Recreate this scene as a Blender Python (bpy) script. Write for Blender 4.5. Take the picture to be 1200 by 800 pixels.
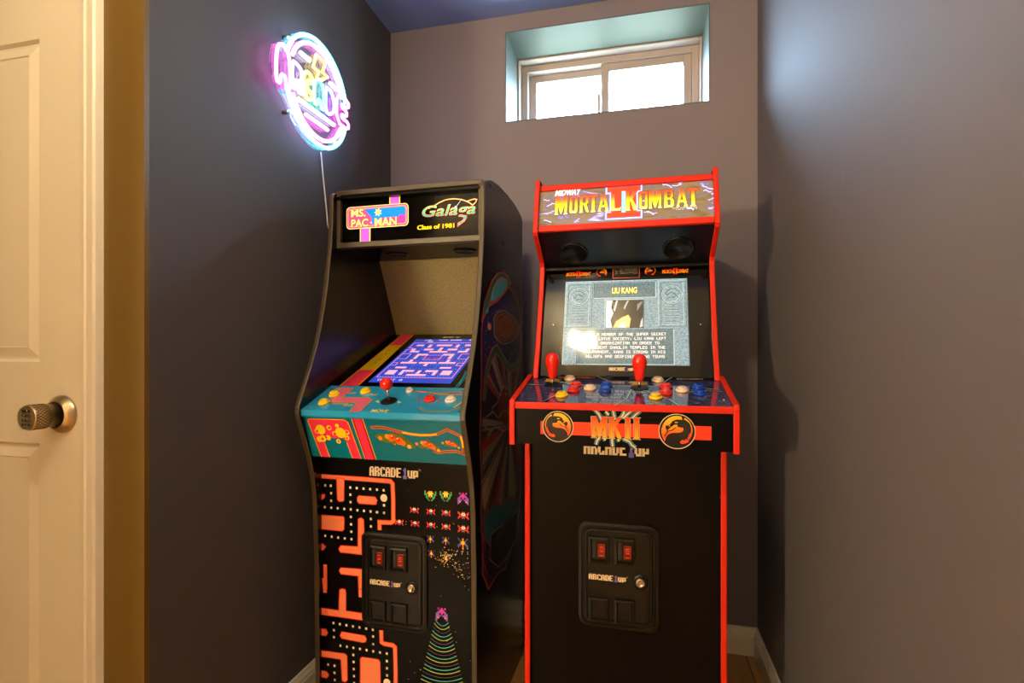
import bpy, bmesh, math, random
from mathutils import Vector, Matrix
random.seed(7)
sc = bpy.context.scene
COL = sc.collection
for o in list(bpy.data.objects): bpy.data.objects.remove(o)

# ------------------------------------------------------------------ camera
F_PX, XV, YH, CH = 622.0, 750.0, 409.0, 1.07      # focal length, vanishing point, horizon, eye height
YAW = math.atan((XV-600)/F_PX)
CA, SA = math.cos(YAW), math.sin(YAW)
cd = bpy.data.cameras.new('camera'); cam = bpy.data.objects.new('camera', cd); COL.objects.link(cam)
cd.sensor_width = 36.0; cd.lens = 36.0*F_PX/1200; cd.shift_y = (YH-400)/1200; cd.clip_start = .01
cam.location = (0, 0, CH); cam.rotation_euler = (math.pi/2, 0, YAW)
sc.camera = cam

# ------------------------------------------------------------------ view, sky, lights
sc.view_settings.view_transform = 'Standard'; sc.view_settings.look = 'None'
sc.view_settings.gamma = 1.0; sc.view_settings.use_curve_mapping = False
sc.view_settings.exposure = 0.0
W = bpy.data.worlds.new('sky'); sc.world = W; W.use_nodes = True
bg = W.node_tree.nodes['Background']; bg.inputs[1].default_value = 82.0      # overcast sky above, darker ground below the horizon
_tc = W.node_tree.nodes.new('ShaderNodeTexCoord'); _sp = W.node_tree.nodes.new('ShaderNodeSeparateXYZ'); _rp = W.node_tree.nodes.new('ShaderNodeValToRGB')
_mr = W.node_tree.nodes.new('ShaderNodeMapRange'); _mr.inputs[1].default_value = -.35; _mr.inputs[2].default_value = .35
_rp.color_ramp.elements[0].color = (.18, .24, .22, 1); _rp.color_ramp.elements[1].color = (.48, .74, 1, 1)
for _a, _b in ((_tc.outputs['Generated'], _sp.inputs[0]), (_sp.outputs[2], _mr.inputs[0]), (_mr.outputs[0], _rp.inputs[0]), (_rp.outputs[0], bg.inputs[0])): W.node_tree.links.new(_a, _b)
BULB_STRENGTH = 1380.0 # glow of the candle bulbs of the ceiling lamp
FLOOR_LAMP_W = 330.0    # bulb of the floor lamp at the back of the hall
LAMP = Vector((-.34, .14, 2.16))

def srgb(c):
    if max(c) > 1.001: c = [x/255 for x in c]
    return tuple((x/12.92 if x <= .04045 else ((x+.055)/1.055)**2.4) for x in c[:3])

# ------------------------------------------------------------------ materials
MATS = {}
def mat(name, col=(128,128,128), rough=.5, metal=0, spec=.5, emit=None, es=0, coat=0, bump=None, var=None):
    if name in MATS: return MATS[name]
    m = bpy.data.materials.new(name); m.use_nodes = True; nt = m.node_tree; b = nt.nodes['Principled BSDF']
    c = srgb(col)
    b.inputs['Base Color'].default_value = (*c, 1); b.inputs['Roughness'].default_value = rough
    b.inputs['Metallic'].default_value = metal; b.inputs['Specular IOR Level'].default_value = spec
    b.inputs['Coat Weight'].default_value = coat; b.inputs['Coat Roughness'].default_value = .05
    if emit: b.inputs['Emission Color'].default_value = (*srgb(emit), 1); b.inputs['Emission Strength'].default_value = es
    if bump or var:
        tc = nt.nodes.new('ShaderNodeTexCoord'); n = nt.nodes.new('ShaderNodeTexNoise')
        nt.links.new(tc.outputs['Object'], n.inputs['Vector'])
        if bump:
            n.inputs['Scale'].default_value = bump[0]; n.inputs['Detail'].default_value = 3
            bp = nt.nodes.new('ShaderNodeBump'); bp.inputs['Strength'].default_value = bump[1]; bp.inputs['Distance'].default_value = bump[2] if len(bump)>2 else .002
            nt.links.new(n.outputs['Fac'], bp.inputs['Height']); nt.links.new(bp.outputs[0], b.inputs['Normal'])
        if var:   # (scale, second colour)
            n2 = nt.nodes.new('ShaderNodeTexNoise'); n2.inputs['Scale'].default_value = var[0]; n2.inputs['Detail'].default_value = 6
            nt.links.new(tc.outputs['Object'], n2.inputs['Vector'])
            r = nt.nodes.new('ShaderNodeValToRGB'); r.color_ramp.elements[0].position = .35; r.color_ramp.elements[1].position = .65
            r.color_ramp.elements[0].color = (*c, 1); r.color_ramp.elements[1].color = (*srgb(var[1]), 1)
            nt.links.new(n2.outputs['Fac'], r.inputs[0]); nt.links.new(r.outputs[0], b.inputs['Base Color'])
    MATS[name] = m; return m

def art_mat(name, rough=.35, es=0, spec=.5, coat=0):
    if name in MATS: return MATS[name]
    m = bpy.data.materials.new(name); m.use_nodes = True; nt = m.node_tree; b = nt.nodes['Principled BSDF']
    a = nt.nodes.new('ShaderNodeAttribute'); a.attribute_name = 'Col'
    nt.links.new(a.outputs['Color'], b.inputs['Base Color']); b.inputs['Roughness'].default_value = rough
    b.inputs['Specular IOR Level'].default_value = spec; b.inputs['Coat Weight'].default_value = coat; b.inputs['Coat Roughness'].default_value = .04
    if es:
        nt.links.new(a.outputs['Color'], b.inputs['Emission Color']); b.inputs['Emission Strength'].default_value = es
    MATS[name] = m; return m

def ramp_mat(name, stops, scale, rough=.3, es=0, detail=6, dist=0, coat=0, stretch=(1,1,1), spec=.5):
    m = bpy.data.materials.new(name); m.use_nodes = True; nt = m.node_tree; b = nt.nodes['Principled BSDF']
    tc = nt.nodes.new('ShaderNodeTexCoord'); mp = nt.nodes.new('ShaderNodeMapping'); mp.inputs['Scale'].default_value = stretch
    n = nt.nodes.new('ShaderNodeTexNoise'); n.inputs['Scale'].default_value = scale; n.inputs['Detail'].default_value = detail; n.inputs['Distortion'].default_value = dist
    nt.links.new(tc.outputs['Object'], mp.inputs[0]); nt.links.new(mp.outputs[0], n.inputs['Vector'])
    r = nt.nodes.new('ShaderNodeValToRGB'); cr = r.color_ramp
    while len(cr.elements) < len(stops): cr.elements.new(.5)
    for e, (p, c) in zip(cr.elements, stops): e.position = p; e.color = (*srgb(c), 1)
    nt.links.new(n.outputs['Fac'], r.inputs[0]); nt.links.new(r.outputs[0], b.inputs['Base Color'])
    b.inputs['Roughness'].default_value = rough; b.inputs['Coat Weight'].default_value = coat; b.inputs['Coat Roughness'].default_value = .04
    b.inputs['Specular IOR Level'].default_value = spec
    if es: nt.links.new(r.outputs[0], b.inputs['Emission Color']); b.inputs['Emission Strength'].default_value = es
    MATS[name] = m; return m

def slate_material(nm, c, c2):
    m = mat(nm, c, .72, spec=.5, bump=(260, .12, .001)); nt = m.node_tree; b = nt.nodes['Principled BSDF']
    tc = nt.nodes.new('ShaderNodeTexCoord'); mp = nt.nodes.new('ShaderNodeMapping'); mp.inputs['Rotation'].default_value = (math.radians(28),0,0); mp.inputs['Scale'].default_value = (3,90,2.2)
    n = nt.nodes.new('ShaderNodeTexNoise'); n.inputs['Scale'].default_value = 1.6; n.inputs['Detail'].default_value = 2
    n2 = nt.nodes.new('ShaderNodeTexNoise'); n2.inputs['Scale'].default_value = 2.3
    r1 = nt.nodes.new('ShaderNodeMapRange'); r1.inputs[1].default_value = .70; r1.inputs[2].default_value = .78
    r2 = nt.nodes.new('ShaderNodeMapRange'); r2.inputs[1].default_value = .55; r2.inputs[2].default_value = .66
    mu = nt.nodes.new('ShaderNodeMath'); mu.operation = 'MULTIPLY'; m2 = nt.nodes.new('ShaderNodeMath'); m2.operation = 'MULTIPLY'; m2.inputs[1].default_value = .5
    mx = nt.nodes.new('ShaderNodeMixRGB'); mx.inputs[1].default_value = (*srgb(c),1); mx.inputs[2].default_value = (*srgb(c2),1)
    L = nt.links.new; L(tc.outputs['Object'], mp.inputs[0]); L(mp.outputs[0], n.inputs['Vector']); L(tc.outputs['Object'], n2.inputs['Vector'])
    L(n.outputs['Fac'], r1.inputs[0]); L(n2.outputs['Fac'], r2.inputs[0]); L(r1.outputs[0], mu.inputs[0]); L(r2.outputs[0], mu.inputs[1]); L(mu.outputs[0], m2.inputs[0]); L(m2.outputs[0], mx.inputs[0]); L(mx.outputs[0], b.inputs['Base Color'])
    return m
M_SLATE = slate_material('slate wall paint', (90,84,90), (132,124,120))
M_SLATE_B = slate_material('slate paint with baked light', (114,105,113), (124,114,120))  # same slate paint, lightened: the back wall's brighter lighting is put into the colour
M_SLATE_L = slate_material('slate paint with baked shade', (74,69,72), (86,80,82))  # same slate paint, darkened: the left wall's shade is put into the colour
M_HALL = mat('tan hall paint', (100,76,22), .5, bump=(260, .1, .001))
M_CEIL = mat('blue grey ceiling paint', (124,146,200), .55, bump=(200, .1, .001))
M_WHITE = mat('white trim paint', (232,226,214), .35)
M_DOOR = mat('white door paint', (232,224,206), .38)
M_VINYL = mat('window vinyl', (168,154,148), .35)
M_REVEAL = mat('window reveal paint', (70,80,76), .55)
M_BLACK = mat('black vinyl laminate', (5,4,5), .26, spec=.12, bump=(900, .05, .0005))
M_SIDE = mat('dark side laminate', (11,8,14), .25)
M_TMOLD = mat('black brown edge moulding', (62,52,38), .38)
M_RED = mat('red edge moulding', (200,32,2), .5, spec=.3)
M_GRAIN = mat('grained hood plastic', (112,102,64), .45, bump=(420, .6, .003), var=(500, (170,154,98)))
M_PLAST = mat('black moulded plastic', (11,9,8), .3, spec=.3)
M_PLASTD = mat('black hollow plastic', (5,5,5), .5)
M_GLOSS = mat('black acrylic', (4,3,4), .06, spec=.4)
M_METAL = mat('satin nickel', (205,190,160), .3, metal=1)
M_CHROME = mat('chrome', (215,210,205), .15, metal=1)
M_BALL = mat('red gloss plastic', (235,34,18), .15, coat=.4)
M_BTN = {k: mat(k+' button plastic', c, .2, coat=.3) for k, c in dict(yellow=(245,200,20), red=(225,40,20), blue=(12,60,170), white=(235,228,215), pink=(240,205,180)).items()}
M_CORD_W = mat('white cord', (225,225,225), .4)
M_CORD_B = mat('black cord', (10,9,8), .4)
A_PRINT = art_mat('printed vinyl art', .28)
A_SIDE = art_mat('printed side art', .3)
A_LIT = art_mat('backlit printed art', .12, es=.7)
A_LIT2 = art_mat('backlit marquee art', .12, es=.75)
A_SCREEN = art_mat('screen picture', .07, es=.65)

def floor_material():
    m = bpy.data.materials.new('wood plank floor'); m.use_nodes = True; nt = m.node_tree; b = nt.nodes['Principled BSDF']
    tc = nt.nodes.new('ShaderNodeTexCoord'); mp = nt.nodes.new('ShaderNodeMapping'); mp.inputs['Rotation'].default_value = (0,0,math.pi/2)
    br = nt.nodes.new('ShaderNodeTexBrick'); br.inputs['Scale'].default_value = 1; br.inputs['Brick Width'].default_value = 1.2; br.inputs['Row Height'].default_value = .18
    br.inputs['Mortar Size'].default_value = .002; br.inputs['Color1'].default_value = (*srgb((214,160,92)),1); br.inputs['Color2'].default_value = (*srgb((186,134,74)),1)
    br.inputs['Mortar'].default_value = (*srgb((50,32,18)),1)
    n = nt.nodes.new('ShaderNodeTexNoise'); n.inputs['Scale'].default_value = 9; n.inputs['Detail'].default_value = 8
    mp2 = nt.nodes.new('ShaderNodeMapping'); mp2.inputs['Scale'].default_value = (8,1,1)
    mx = nt.nodes.new('ShaderNodeMixRGB'); mx.blend_type = 'MULTIPLY'; mx.inputs[0].default_value = .45
    nt.links.new(tc.outputs['Object'], mp.inputs[0]); nt.links.new(mp.outputs[0], br.inputs[0])
    nt.links.new(tc.outputs['Object'], mp2.inputs[0]); nt.links.new(mp2.outputs[0], n.inputs['Vector'])
    nt.links.new(br.outputs[0], mx.inputs[1]); nt.links.new(n.outputs['Color'], mx.inputs[2]); nt.links.new(mx.outputs[0], b.inputs['Base Color'])
    b.inputs['Roughness'].default_value = .4
    return m
M_FLOOR = floor_material()

def glass_mat(name, tint=(1,1,1), refl=.06):
    m = bpy.data.materials.new(name); m.use_nodes = True; nt = m.node_tree
    for n in list(nt.nodes): nt.nodes.remove(n)
    o = nt.nodes.new('ShaderNodeOutputMaterial'); t = nt.nodes.new('ShaderNodeBsdfTransparent'); g = nt.nodes.new('ShaderNodeBsdfGlossy')
    mx = nt.nodes.new('ShaderNodeMixShader'); pass
    t.inputs[0].default_value = (*tint, 1); g.inputs['Roughness'].default_value = .02; mx.inputs[0].default_value = refl
    nt.links.new(t.outputs[0], mx.inputs[1]); nt.links.new(g.outputs[0], mx.inputs[2]); nt.links.new(mx.outputs[0], o.inputs[0])
    return m
M_GLASS = glass_mat('clear window glass')
M_ACRYL = glass_mat('clear acrylic', (.96,.98,1))

# ------------------------------------------------------------------ mesh helpers (world coordinates, re-based to the thing's own empty)
def inv(o):
    m = Matrix.Identity(4)
    while o is not None:
        m = (Matrix.Translation(o.location) @ o.rotation_euler.to_matrix().to_4x4()) @ m; o = o.parent
    return m.inverted()

def tag(o, label=None, cat=None, group=None, kind=None):
    if label: o['label'] = label
    if cat: o['category'] = cat
    if group: o['group'] = group
    if kind: o['kind'] = kind
    return o

def thing(name, loc, rz=0, label=None, cat=None, group=None):
    o = bpy.data.objects.new(name, None); COL.objects.link(o); o.location = loc; o.rotation_euler = (0,0,rz); o.empty_display_size = .05
    return tag(o, label, cat, group)

class MB:
    def __init__(s): s.v = []; s.f = []; s.c = []; s.sm = []
    def add(s, vs, fs, col=None, smooth=False, vcols=None):
        n = len(s.v); s.v += [Vector(p) for p in vs]
        for f in fs:
            s.f.append([n+i for i in f]); s.sm.append(smooth)
            s.c.append([vcols[i] for i in f] if vcols else col)
        return s
    def box(s, a, b, T=None):
        x0,y0,z0 = a; x1,y1,z1 = b
        vs = [(x0,y0,z0),(x1,y0,z0),(x1,y1,z0),(x0,y1,z0),(x0,y0,z1),(x1,y0,z1),(x1,y1,z1),(x0,y1,z1)]
        if T: vs = [T(Vector(v)) for v in vs]
        return s.add(vs, [(0,3,2,1),(4,5,6,7),(0,1,5,4),(1,2,6,5),(2,3,7,6),(3,0,4,7)])
    def prism(s, poly, d, origin=None):      # poly: 3D points of one face, d: extrusion vector
        n = len(poly); d = Vector(d); A = [Vector(p) for p in poly]; B = [p+d for p in A]
        return s.add(A+B, [tuple(range(n))[::-1], tuple(range(n, 2*n))] + [(i,(i+1)%n,n+(i+1)%n,n+i) for i in range(n)])
    def lathe(s, prof, c, ax=(0,0,1), n=28, smooth=True):   # prof: (radius, height) along axis
        ax = Vector(ax).normalized(); u = ax.orthogonal().normalized(); w = ax.cross(u); c = Vector(c); vs = []; fs = []
        for r, h in prof:
            for k in range(n):
                a = 2*math.pi*k/n; vs.append(c+ax*h+(u*math.cos(a)+w*math.sin(a))*r)
        for i in range(len(prof)-1):
            for k in range(n): fs.append((i*n+k, i*n+(k+1)%n, (i+1)*n+(k+1)%n, (i+1)*n+k))
        fs.append(tuple(range(n))[::-1]); fs.append(tuple(range((len(prof)-1)*n, len(prof)*n)))
        return s.add(vs, fs, smooth=smooth)
    def tube(s, pts, r, n=8, closed=False):
        P = [Vector(p) for p in pts]; N = len(P); vs = []; fs = []; ref = None
        for i in range(N):
            if closed: t = (P[(i+1)%N]-P[i-1])
            else: t = (P[min(i+1,N-1)]-P[max(i-1,0)])
            t.normalize()
            if ref is None: ref = t.orthogonal().normalized()
            ref = (ref - t*ref.dot(t)); 
            if ref.length < 1e-6: ref = t.orthogonal()
            ref.normalize(); w = t.cross(ref)
            for k in range(n):
                a = 2*math.pi*k/n; vs.append(P[i]+(ref*math.cos(a)+w*math.sin(a))*r)
        for i in range(N if closed else N-1):
            j = (i+1)%N
            if j == 0:   # align the seam
                best = min(range(n), key=lambda q: (vs[i*n]-vs[q]).length)
            else: best = 0
            for k in range(n): fs.append((i*n+k, i*n+(k+1)%n, j*n+(k+1+best)%n, j*n+(k+best)%n))
        if not closed: fs.append(tuple(range(n))[::-1]); fs.append(tuple(range((N-1)*n, N*n)))
        return s.add(vs, fs, smooth=True)
    def sphere(s, c, r, n=20, sc_=(1,1,1)):
        prof = []; m = n//2
        for i in range(m+1):
            a = math.pi*i/m; prof.append((max(r*math.sin(a),1e-5), -r*math.cos(a)))
        return s.lathe(prof, c, n=n)
    def build(s, name, m, parent=None, bevel=0, label=None, seg=2):
        me = bpy.data.meshes.new(name); T = inv(parent)
        me.from_pydata([T @ v for v in s.v], [], s.f); 
        for p, k in zip(me.polygons, s.sm): p.use_smooth = k
        if any(c is not None for c in s.c):
            a = me.color_attributes.new('Col', 'FLOAT_COLOR', 'CORNER'); li = 0
            for p, c in zip(me.polygons, s.c):
                for q in range(p.loop_total):
                    cc = c[q] if isinstance(c, list) else (c or (1,1,1))
                    a.data[p.loop_start+q].color = (*cc[:3], 1)
        else:
            bm = bmesh.new(); bm.from_mesh(me); bmesh.ops.recalc_face_normals(bm, faces=bm.faces); bm.to_mesh(me); bm.free()
        me.materials.append(m); o = bpy.data.objects.new(name, me); COL.objects.link(o); o.parent = parent
        if bevel:
            bv = o.modifiers.new('bevel', 'BEVEL'); bv.width = bevel; bv.segments = seg; bv.limit_method = 'ANGLE'; bv.angle_limit = .6
        if label: o['label'] = label
        return o

def struct(name, mb, m, **k):
    o = mb.build(name, m, **k); o['kind'] = 'structure'; return o

# photo ray (used to trace printed artwork onto its real plane)
def ray(px, py):
    u = (px-600)/F_PX; v = (YH-py)/F_PX
    return Vector((u*CA-SA, u*SA+CA, v))

class Frame:
    """A real plane in the room: origin O, unit axes U, V, normal N (towards the viewer)."""
    def __init__(s, O, U, V, N=None):
        s.O = Vector(O); s.U = Vector(U).normalized(); s.V = Vector(V); s.V = (s.V - s.U*s.V.dot(s.U)).normalized()
        s.N = s.U.cross(s.V) if N is None else Vector(N).normalized()
    def at(s, u, v, h=0): return s.O+s.U*u+s.V*v+s.N*h
    def px(s, p):
        r = ray(*p); o = Vector((0,0,CH)); t = (s.O-o).dot(s.N)/r.dot(s.N); q = o+r*t-s.O
        return (q.dot(s.U), q.dot(s.V))
def zoom(x0, y0, k): return lambda pts: [(x0+x/k, y0+y/k) for x, y in pts]

LAY = .00022
class Art(MB):
    def __init__(s, fr, base=1, gain=1): super().__init__(); s.fr = fr; s.base = base; s.gain = gain; s.cnt = 0
    def h(s, layer): s.cnt += 1; return .0003+LAY*(layer+s.base)+(s.cnt%7)*3e-6
    def poly(s, pts, col, layer=0):          # plane metres
        if len(pts) < 3: return s
        A = sum(pts[i][0]*pts[(i+1)%len(pts)][1]-pts[(i+1)%len(pts)][0]*pts[i][1] for i in range(len(pts)))
        if A < 0: pts = pts[::-1]
        h = s.h(layer); cl = tuple(min(1, c*s.gain) for c in srgb(col))
        return s.add([s.fr.at(u, v, h) for u, v in pts], [tuple(range(len(pts)))], cl)
    def ppoly(s, pts, col, layer=0): return s.poly([s.fr.px(p) for p in pts], col, layer)
    def rect(s, u0, v0, u1, v1, col, layer=0): return s.poly([(u0,v0),(u1,v0),(u1,v1),(u0,v1)], col, layer)
    def vgrad(s, pts, c0, c1, v0, v1, layer=0):
        h = s.h(layer); a, b = srgb(c0), srgb(c1); A = sum(pts[i][0]*pts[(i+1)%len(pts)][1]-pts[(i+1)%len(pts)][0]*pts[i][1] for i in range(len(pts)))
        if A < 0: pts = pts[::-1]
        vc = []
        for u, v in pts:
            t = min(1, max(0, (v-v0)/(v1-v0))); vc.append(tuple(a[i]*(1-t)+b[i]*t for i in range(3)))
        return s.add([s.fr.at(u, v, h) for u, v in pts], [tuple(range(len(pts)))], vcols=vc)
    def stroke(s, pts, w, col, layer=0, closed=False):
        P = [Vector(p).to_2d() if len(p)>2 else Vector(p) for p in pts]; N = len(P); L = []; R = []
        for i in range(N):
            a = P[i-1] if (i > 0 or closed) else P[i]; b = P[(i+1)%N] if (i < N-1 or closed) else P[i]
            d1 = (P[i]-a); d2 = (b-P[i]); 
            if d1.length < 1e-9: d1 = d2
            if d2.length < 1e-9: d2 = d1
            d1 = d1.normalized(); d2 = d2.normalized(); n1 = Vector((-d1.y,d1.x)); n2 = Vector((-d2.y,d2.x)); m = n1+n2
            m = m.normalized() if m.length > 1e-6 else n1
            k = w/2/max(.35, m.dot(n1)); L.append(P[i]+m*k); R.append(P[i]-m*k)
        for i in range(N if closed else N-1):
            j = (i+1)%N; s.poly([tuple(R[i]), tuple(R[j]), tuple(L[j]), tuple(L[i])], col, layer)
        return s
    def pstroke(s, pts, w, col, layer=0, closed=False): return s.stroke([s.fr.px(p) for p in pts], w, col, layer, closed)
    def disc(s, u, v, r, col, layer=0, n=28, ry=None):
        ry = ry or r
        return s.poly([(u+r*math.cos(2*math.pi*k/n), v+ry*math.sin(2*math.pi*k/n)) for k in range(n)], col, layer)
    def ring(s, u, v, r, w, col, layer=0, n=32):
        return s.stroke([(u+r*math.cos(2*math.pi*k/n), v+r*math.sin(2*math.pi*k/n)) for k in range(n)], w, col, layer, True)

FONT57 = {'A':'0E11111F111111','B':'1E11111E11111E','C':'0E11101010110E','D':'1E11111111111E','E':'1F10101E10101F','F':'1F10101E101010','G':'0E11101711110E',
 'H':'1111111F111111','I':'0E04040404040E','J':'0702020202120C','K':'11121418141211','L':'1010101010101F','M':'111B1515111111','N':'11191513111111','O':'0E11111111110E',
 'P':'1E11111E101010','Q':'0E11111115120D','R':'1E11111E141211','S':'0F10100E01011E','T':'1F040404040404','U':'1111111111110E','V':'11111111110A04','W':'11111115151B11',
 'X':'11110A040A1111','Y':'11110A04040404','Z':'1F01020408101F','0':'0E11131519110E','1':'040C040404040E','2':'0E11010E10101F','.':'00000000000C0C',',':'00000000060404',' ':'0'*14}
# chunky pixel letters in the manner of the cabinet maker's mark
CHUNK = {'A':['01110','11011','11011','11111','11011','11011','11011'],'R':['11110','11011','11011','11110','11011','11011','11011'],
 'C':['01111','11011','11000','11000','11000','11011','01111'],'D':['11110','11011','11011','11011','11011','11011','11110'],'E':['11111','11000','11000','11110','11000','11000','11111'],
 '1':['00110','01110','00110','00110','00110','01111','01111'],'u':['00000','00000','11011','11011','11011','11011','01111'],'p':['00000','00000','11111','11011','11011','11111','11000']}
def rows57(ch):
    h = FONT57[ch]; return [format(int(h[i*2:i*2+2], 16), '05b') for i in range(7)]
def pixtext(a, txt, u0, v0, u1, v1, col, layer=0, chunk=False, slant=0, cols=None, gap=1):
    n = len(txt); cw = (u1-u0)/(n*(5+gap)-gap); chh = (v1-v0)/7
    for i, ch in enumerate(txt):
        rs = CHUNK[ch] if chunk else rows57(ch)
        c = (cols[i] if cols else col)
        for r, row in enumerate(rs):
            k = 0
            while k < 5:
                if row[k] == '1':
                    e = k
                    while e < 5 and row[e] == '1': e += 1
                    x0 = u0+(i*(5+gap)+k)*cw; x1 = u0+(i*(5+gap)+e)*cw; y1 = v1-r*chh; y0 = y1-chh
                    a.poly([(x0+slant*(y0-v0), y0),(x1+slant*(y0-v0), y0),(x1+slant*(y1-v0), y1),(x0+slant*(y1-v0), y1)], c, layer); k = e
                else: k += 1
def maker_mark(a, u0, v0, u1, v1, layer=0, tm=True, col=(222,196,160)):
    w = u1-u0; pixtext(a, 'ARCADE', u0, v0, u0+w*.64, v1, col, layer, chunk=True, gap=.4)
    pixtext(a, '1', u0+w*.655, v0-(v1-v0)*.12, u0+w*.75, v1+(v1-v0)*.04, (96,84,170), layer, chunk=True)
    pixtext(a, 'up', u0+w*.76, v0, u0+w*.97, v1+(v1-v0)*.14, col, layer, chunk=True, gap=.5)
    if tm: pixtext(a, 'TM', u0+w*.975, v0+(v1-v0)*.8, u0+w*1.02, v1, col, layer)

_txt = {}
def glyphs(txt, bold=0, shear=0):
    """Outline lettering as flat triangles in a unit box (font curve turned into mesh data)."""
    key = (txt, bold, shear)
    if key in _txt: return _txt[key]
    cu = bpy.data.curves.new('lettering', 'FONT'); cu.body = txt; cu.offset = bold; cu.shear = shear; cu.fill_mode = 'FRONT'; cu.resolution_u = 4
    ob = bpy.data.objects.new('lettering', cu); COL.objects.link(ob); bpy.context.view_layer.update()
    me = bpy.data.meshes.new_from_object(ob.evaluated_get(bpy.context.evaluated_depsgraph_get()))
    vs = [Vector(v.co) for v in me.vertices]; fs = [tuple(p.vertices) for p in me.polygons]
    bpy.data.objects.remove(ob); bpy.data.curves.remove(cu); bpy.data.meshes.remove(me)
    x0 = min(v.x for v in vs); x1 = max(v.x for v in vs); y0 = min(v.y for v in vs); y1 = max(v.y for v in vs)
    r = ([((v.x-x0)/(x1-x0), (v.y-y0)/(y1-y0)) for v in vs], fs); _txt[key] = r; return r
def text(a, txt, u0, v0, u1, v1, col, layer=0, bold=.02, shear=0, col2=None, rise=0, arc=0):
    vs, fs = glyphs(txt, bold, shear)
    c0 = srgb(col); c1 = srgb(col2) if col2 else c0; h = a.h(layer)
    P = [a.fr.at(u0+x*(u1-u0), v0+y*(v1-v0)+rise*x+arc*(1-(2*x-1)**2), h) for x, y in vs]
    a.add(P, fs, vcols=[tuple(c0[i]*(1-y)+c1[i]*y for i in range(3)) for x, y in vs])
def outlined(a, txt, u0, v0, u1, v1, fill, line, layer=0, grow=.0015, bold=.03, **k):
    for du, dv in ((-1,0),(1,0),(0,-1),(0,1),(-.7,-.7),(.7,.7),(-.7,.7),(.7,-.7)):
        k2 = {q: w for q, w in k.items() if q != 'col2'}
        text(a, txt, u0+du*grow, v0+dv*grow, u1+du*grow, v1+dv*grow, line, layer+.1*(du+dv), bold, **k2)
    text(a, txt, u0, v0, u1, v1, fill, layer+1, bold, **k)

# display letters with serifs, as overlapping convex strokes in a unit box
def B(x0,y0,x1,y1): return [(x0,y0),(x1,y0),(x1,y1),(x0,y1)]
SERIF = {
 'M': [[(0,0),(.3,0),(.24,.1),(.24,1),(0,1),(.06,.1)], [(.06,1),(.34,1),(.64,.34),(.5,0),(.36,.22)], [(.94,1),(.66,1),(.36,.34),(.5,0),(.64,.22)], [(1,0),(.7,0),(.76,.1),(.76,1),(1,1),(.94,.1)]],
 'O': [B(.04,.1,.34,.9), B(.66,.1,.96,.9), [(.04,.1),(.16,0),(.84,0),(.96,.1),(.96,.15),(.04,.15)], [(.04,.9),(.16,1),(.84,1),(.96,.9),(.96,.86),(.04,.86)]],
 'R': [[(0,0),(.42,0),(.36,.08),(.36,1),(0,1),(.07,.92),(.07,.08)], B(.3,.87,.8,1), [(.8,1),(.94,.9),(.94,.55),(.82,.48),(.66,.5),(.66,.9)], B(.3,.44,.8,.56), [(.45,.48),(.75,.5),(1,.02),(.9,0),(.72,.06)]],
 'T': [[(.22,0),(.78,0),(.66,.08),(.66,1),(.34,1),(.34,.08)], [(0,.86),(.02,1),(.98,1),(1,.86)], [(0,.76),(.12,.86),(0,.88)], [(1,.76),(.88,.86),(1,.88)]],
 'A': [[(0,0),(.34,0),(.24,.08),(.6,1),(.38,1),(.08,.08)], [(1,0),(.6,0),(.7,.08),(.4,1),(.62,1),(.94,.08)], B(.24,.24,.74,.38)],
 'L': [[(0,0),(.42,0),(.4,.08),(.4,.92),(.5,1),(0,1),(.08,.92),(.08,.08)], [(.2,0),(.96,0),(1,.22),(.82,.14),(.2,.14)]],
 'K': [[(0,0),(.44,0),(.37,.08),(.37,.92),(.44,1),(0,1),(.08,.92),(.08,.08)], [(.3,.4),(.5,.5),(.98,1),(.64,1),(.3,.62)], [(.4,.58),(.56,.62),(1,0),(.66,0)]],
 'B': [[(0,0),(.4,0),(.36,1),(0,1),(.08,.92),(.08,.08)], B(.3,.87,.8,1), B(.3,.44,.8,.56), B(.3,0,.82,.13), [(.66,.5),(.88,.56),(.94,.64),(.94,.92),(.8,1),(.66,.9)], [(.66,.1),(.82,0),(.97,.1),(.97,.42),(.86,.5),(.66,.5)]],
 'I': [[(0,0),(1,0),(.76,.09),(.76,.91),(1,1),(0,1),(.24,.91),(.24,.09)]]}
def clip_band(poly, lo, hi):
    def half(P, y, up):
        out = []
        for i in range(len(P)):
            a, b = P[i-1], P[i]; ia = (a[1] >= y) if up else (a[1] <= y); ib = (b[1] >= y) if up else (b[1] <= y)
            if ia != ib: t = (y-a[1])/(b[1]-a[1]); out.append((a[0]+(b[0]-a[0])*t, y))
            if ib: out.append(b)
        return out
    P = half(poly, lo, True)
    return half(P, hi, False) if P else P
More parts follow.
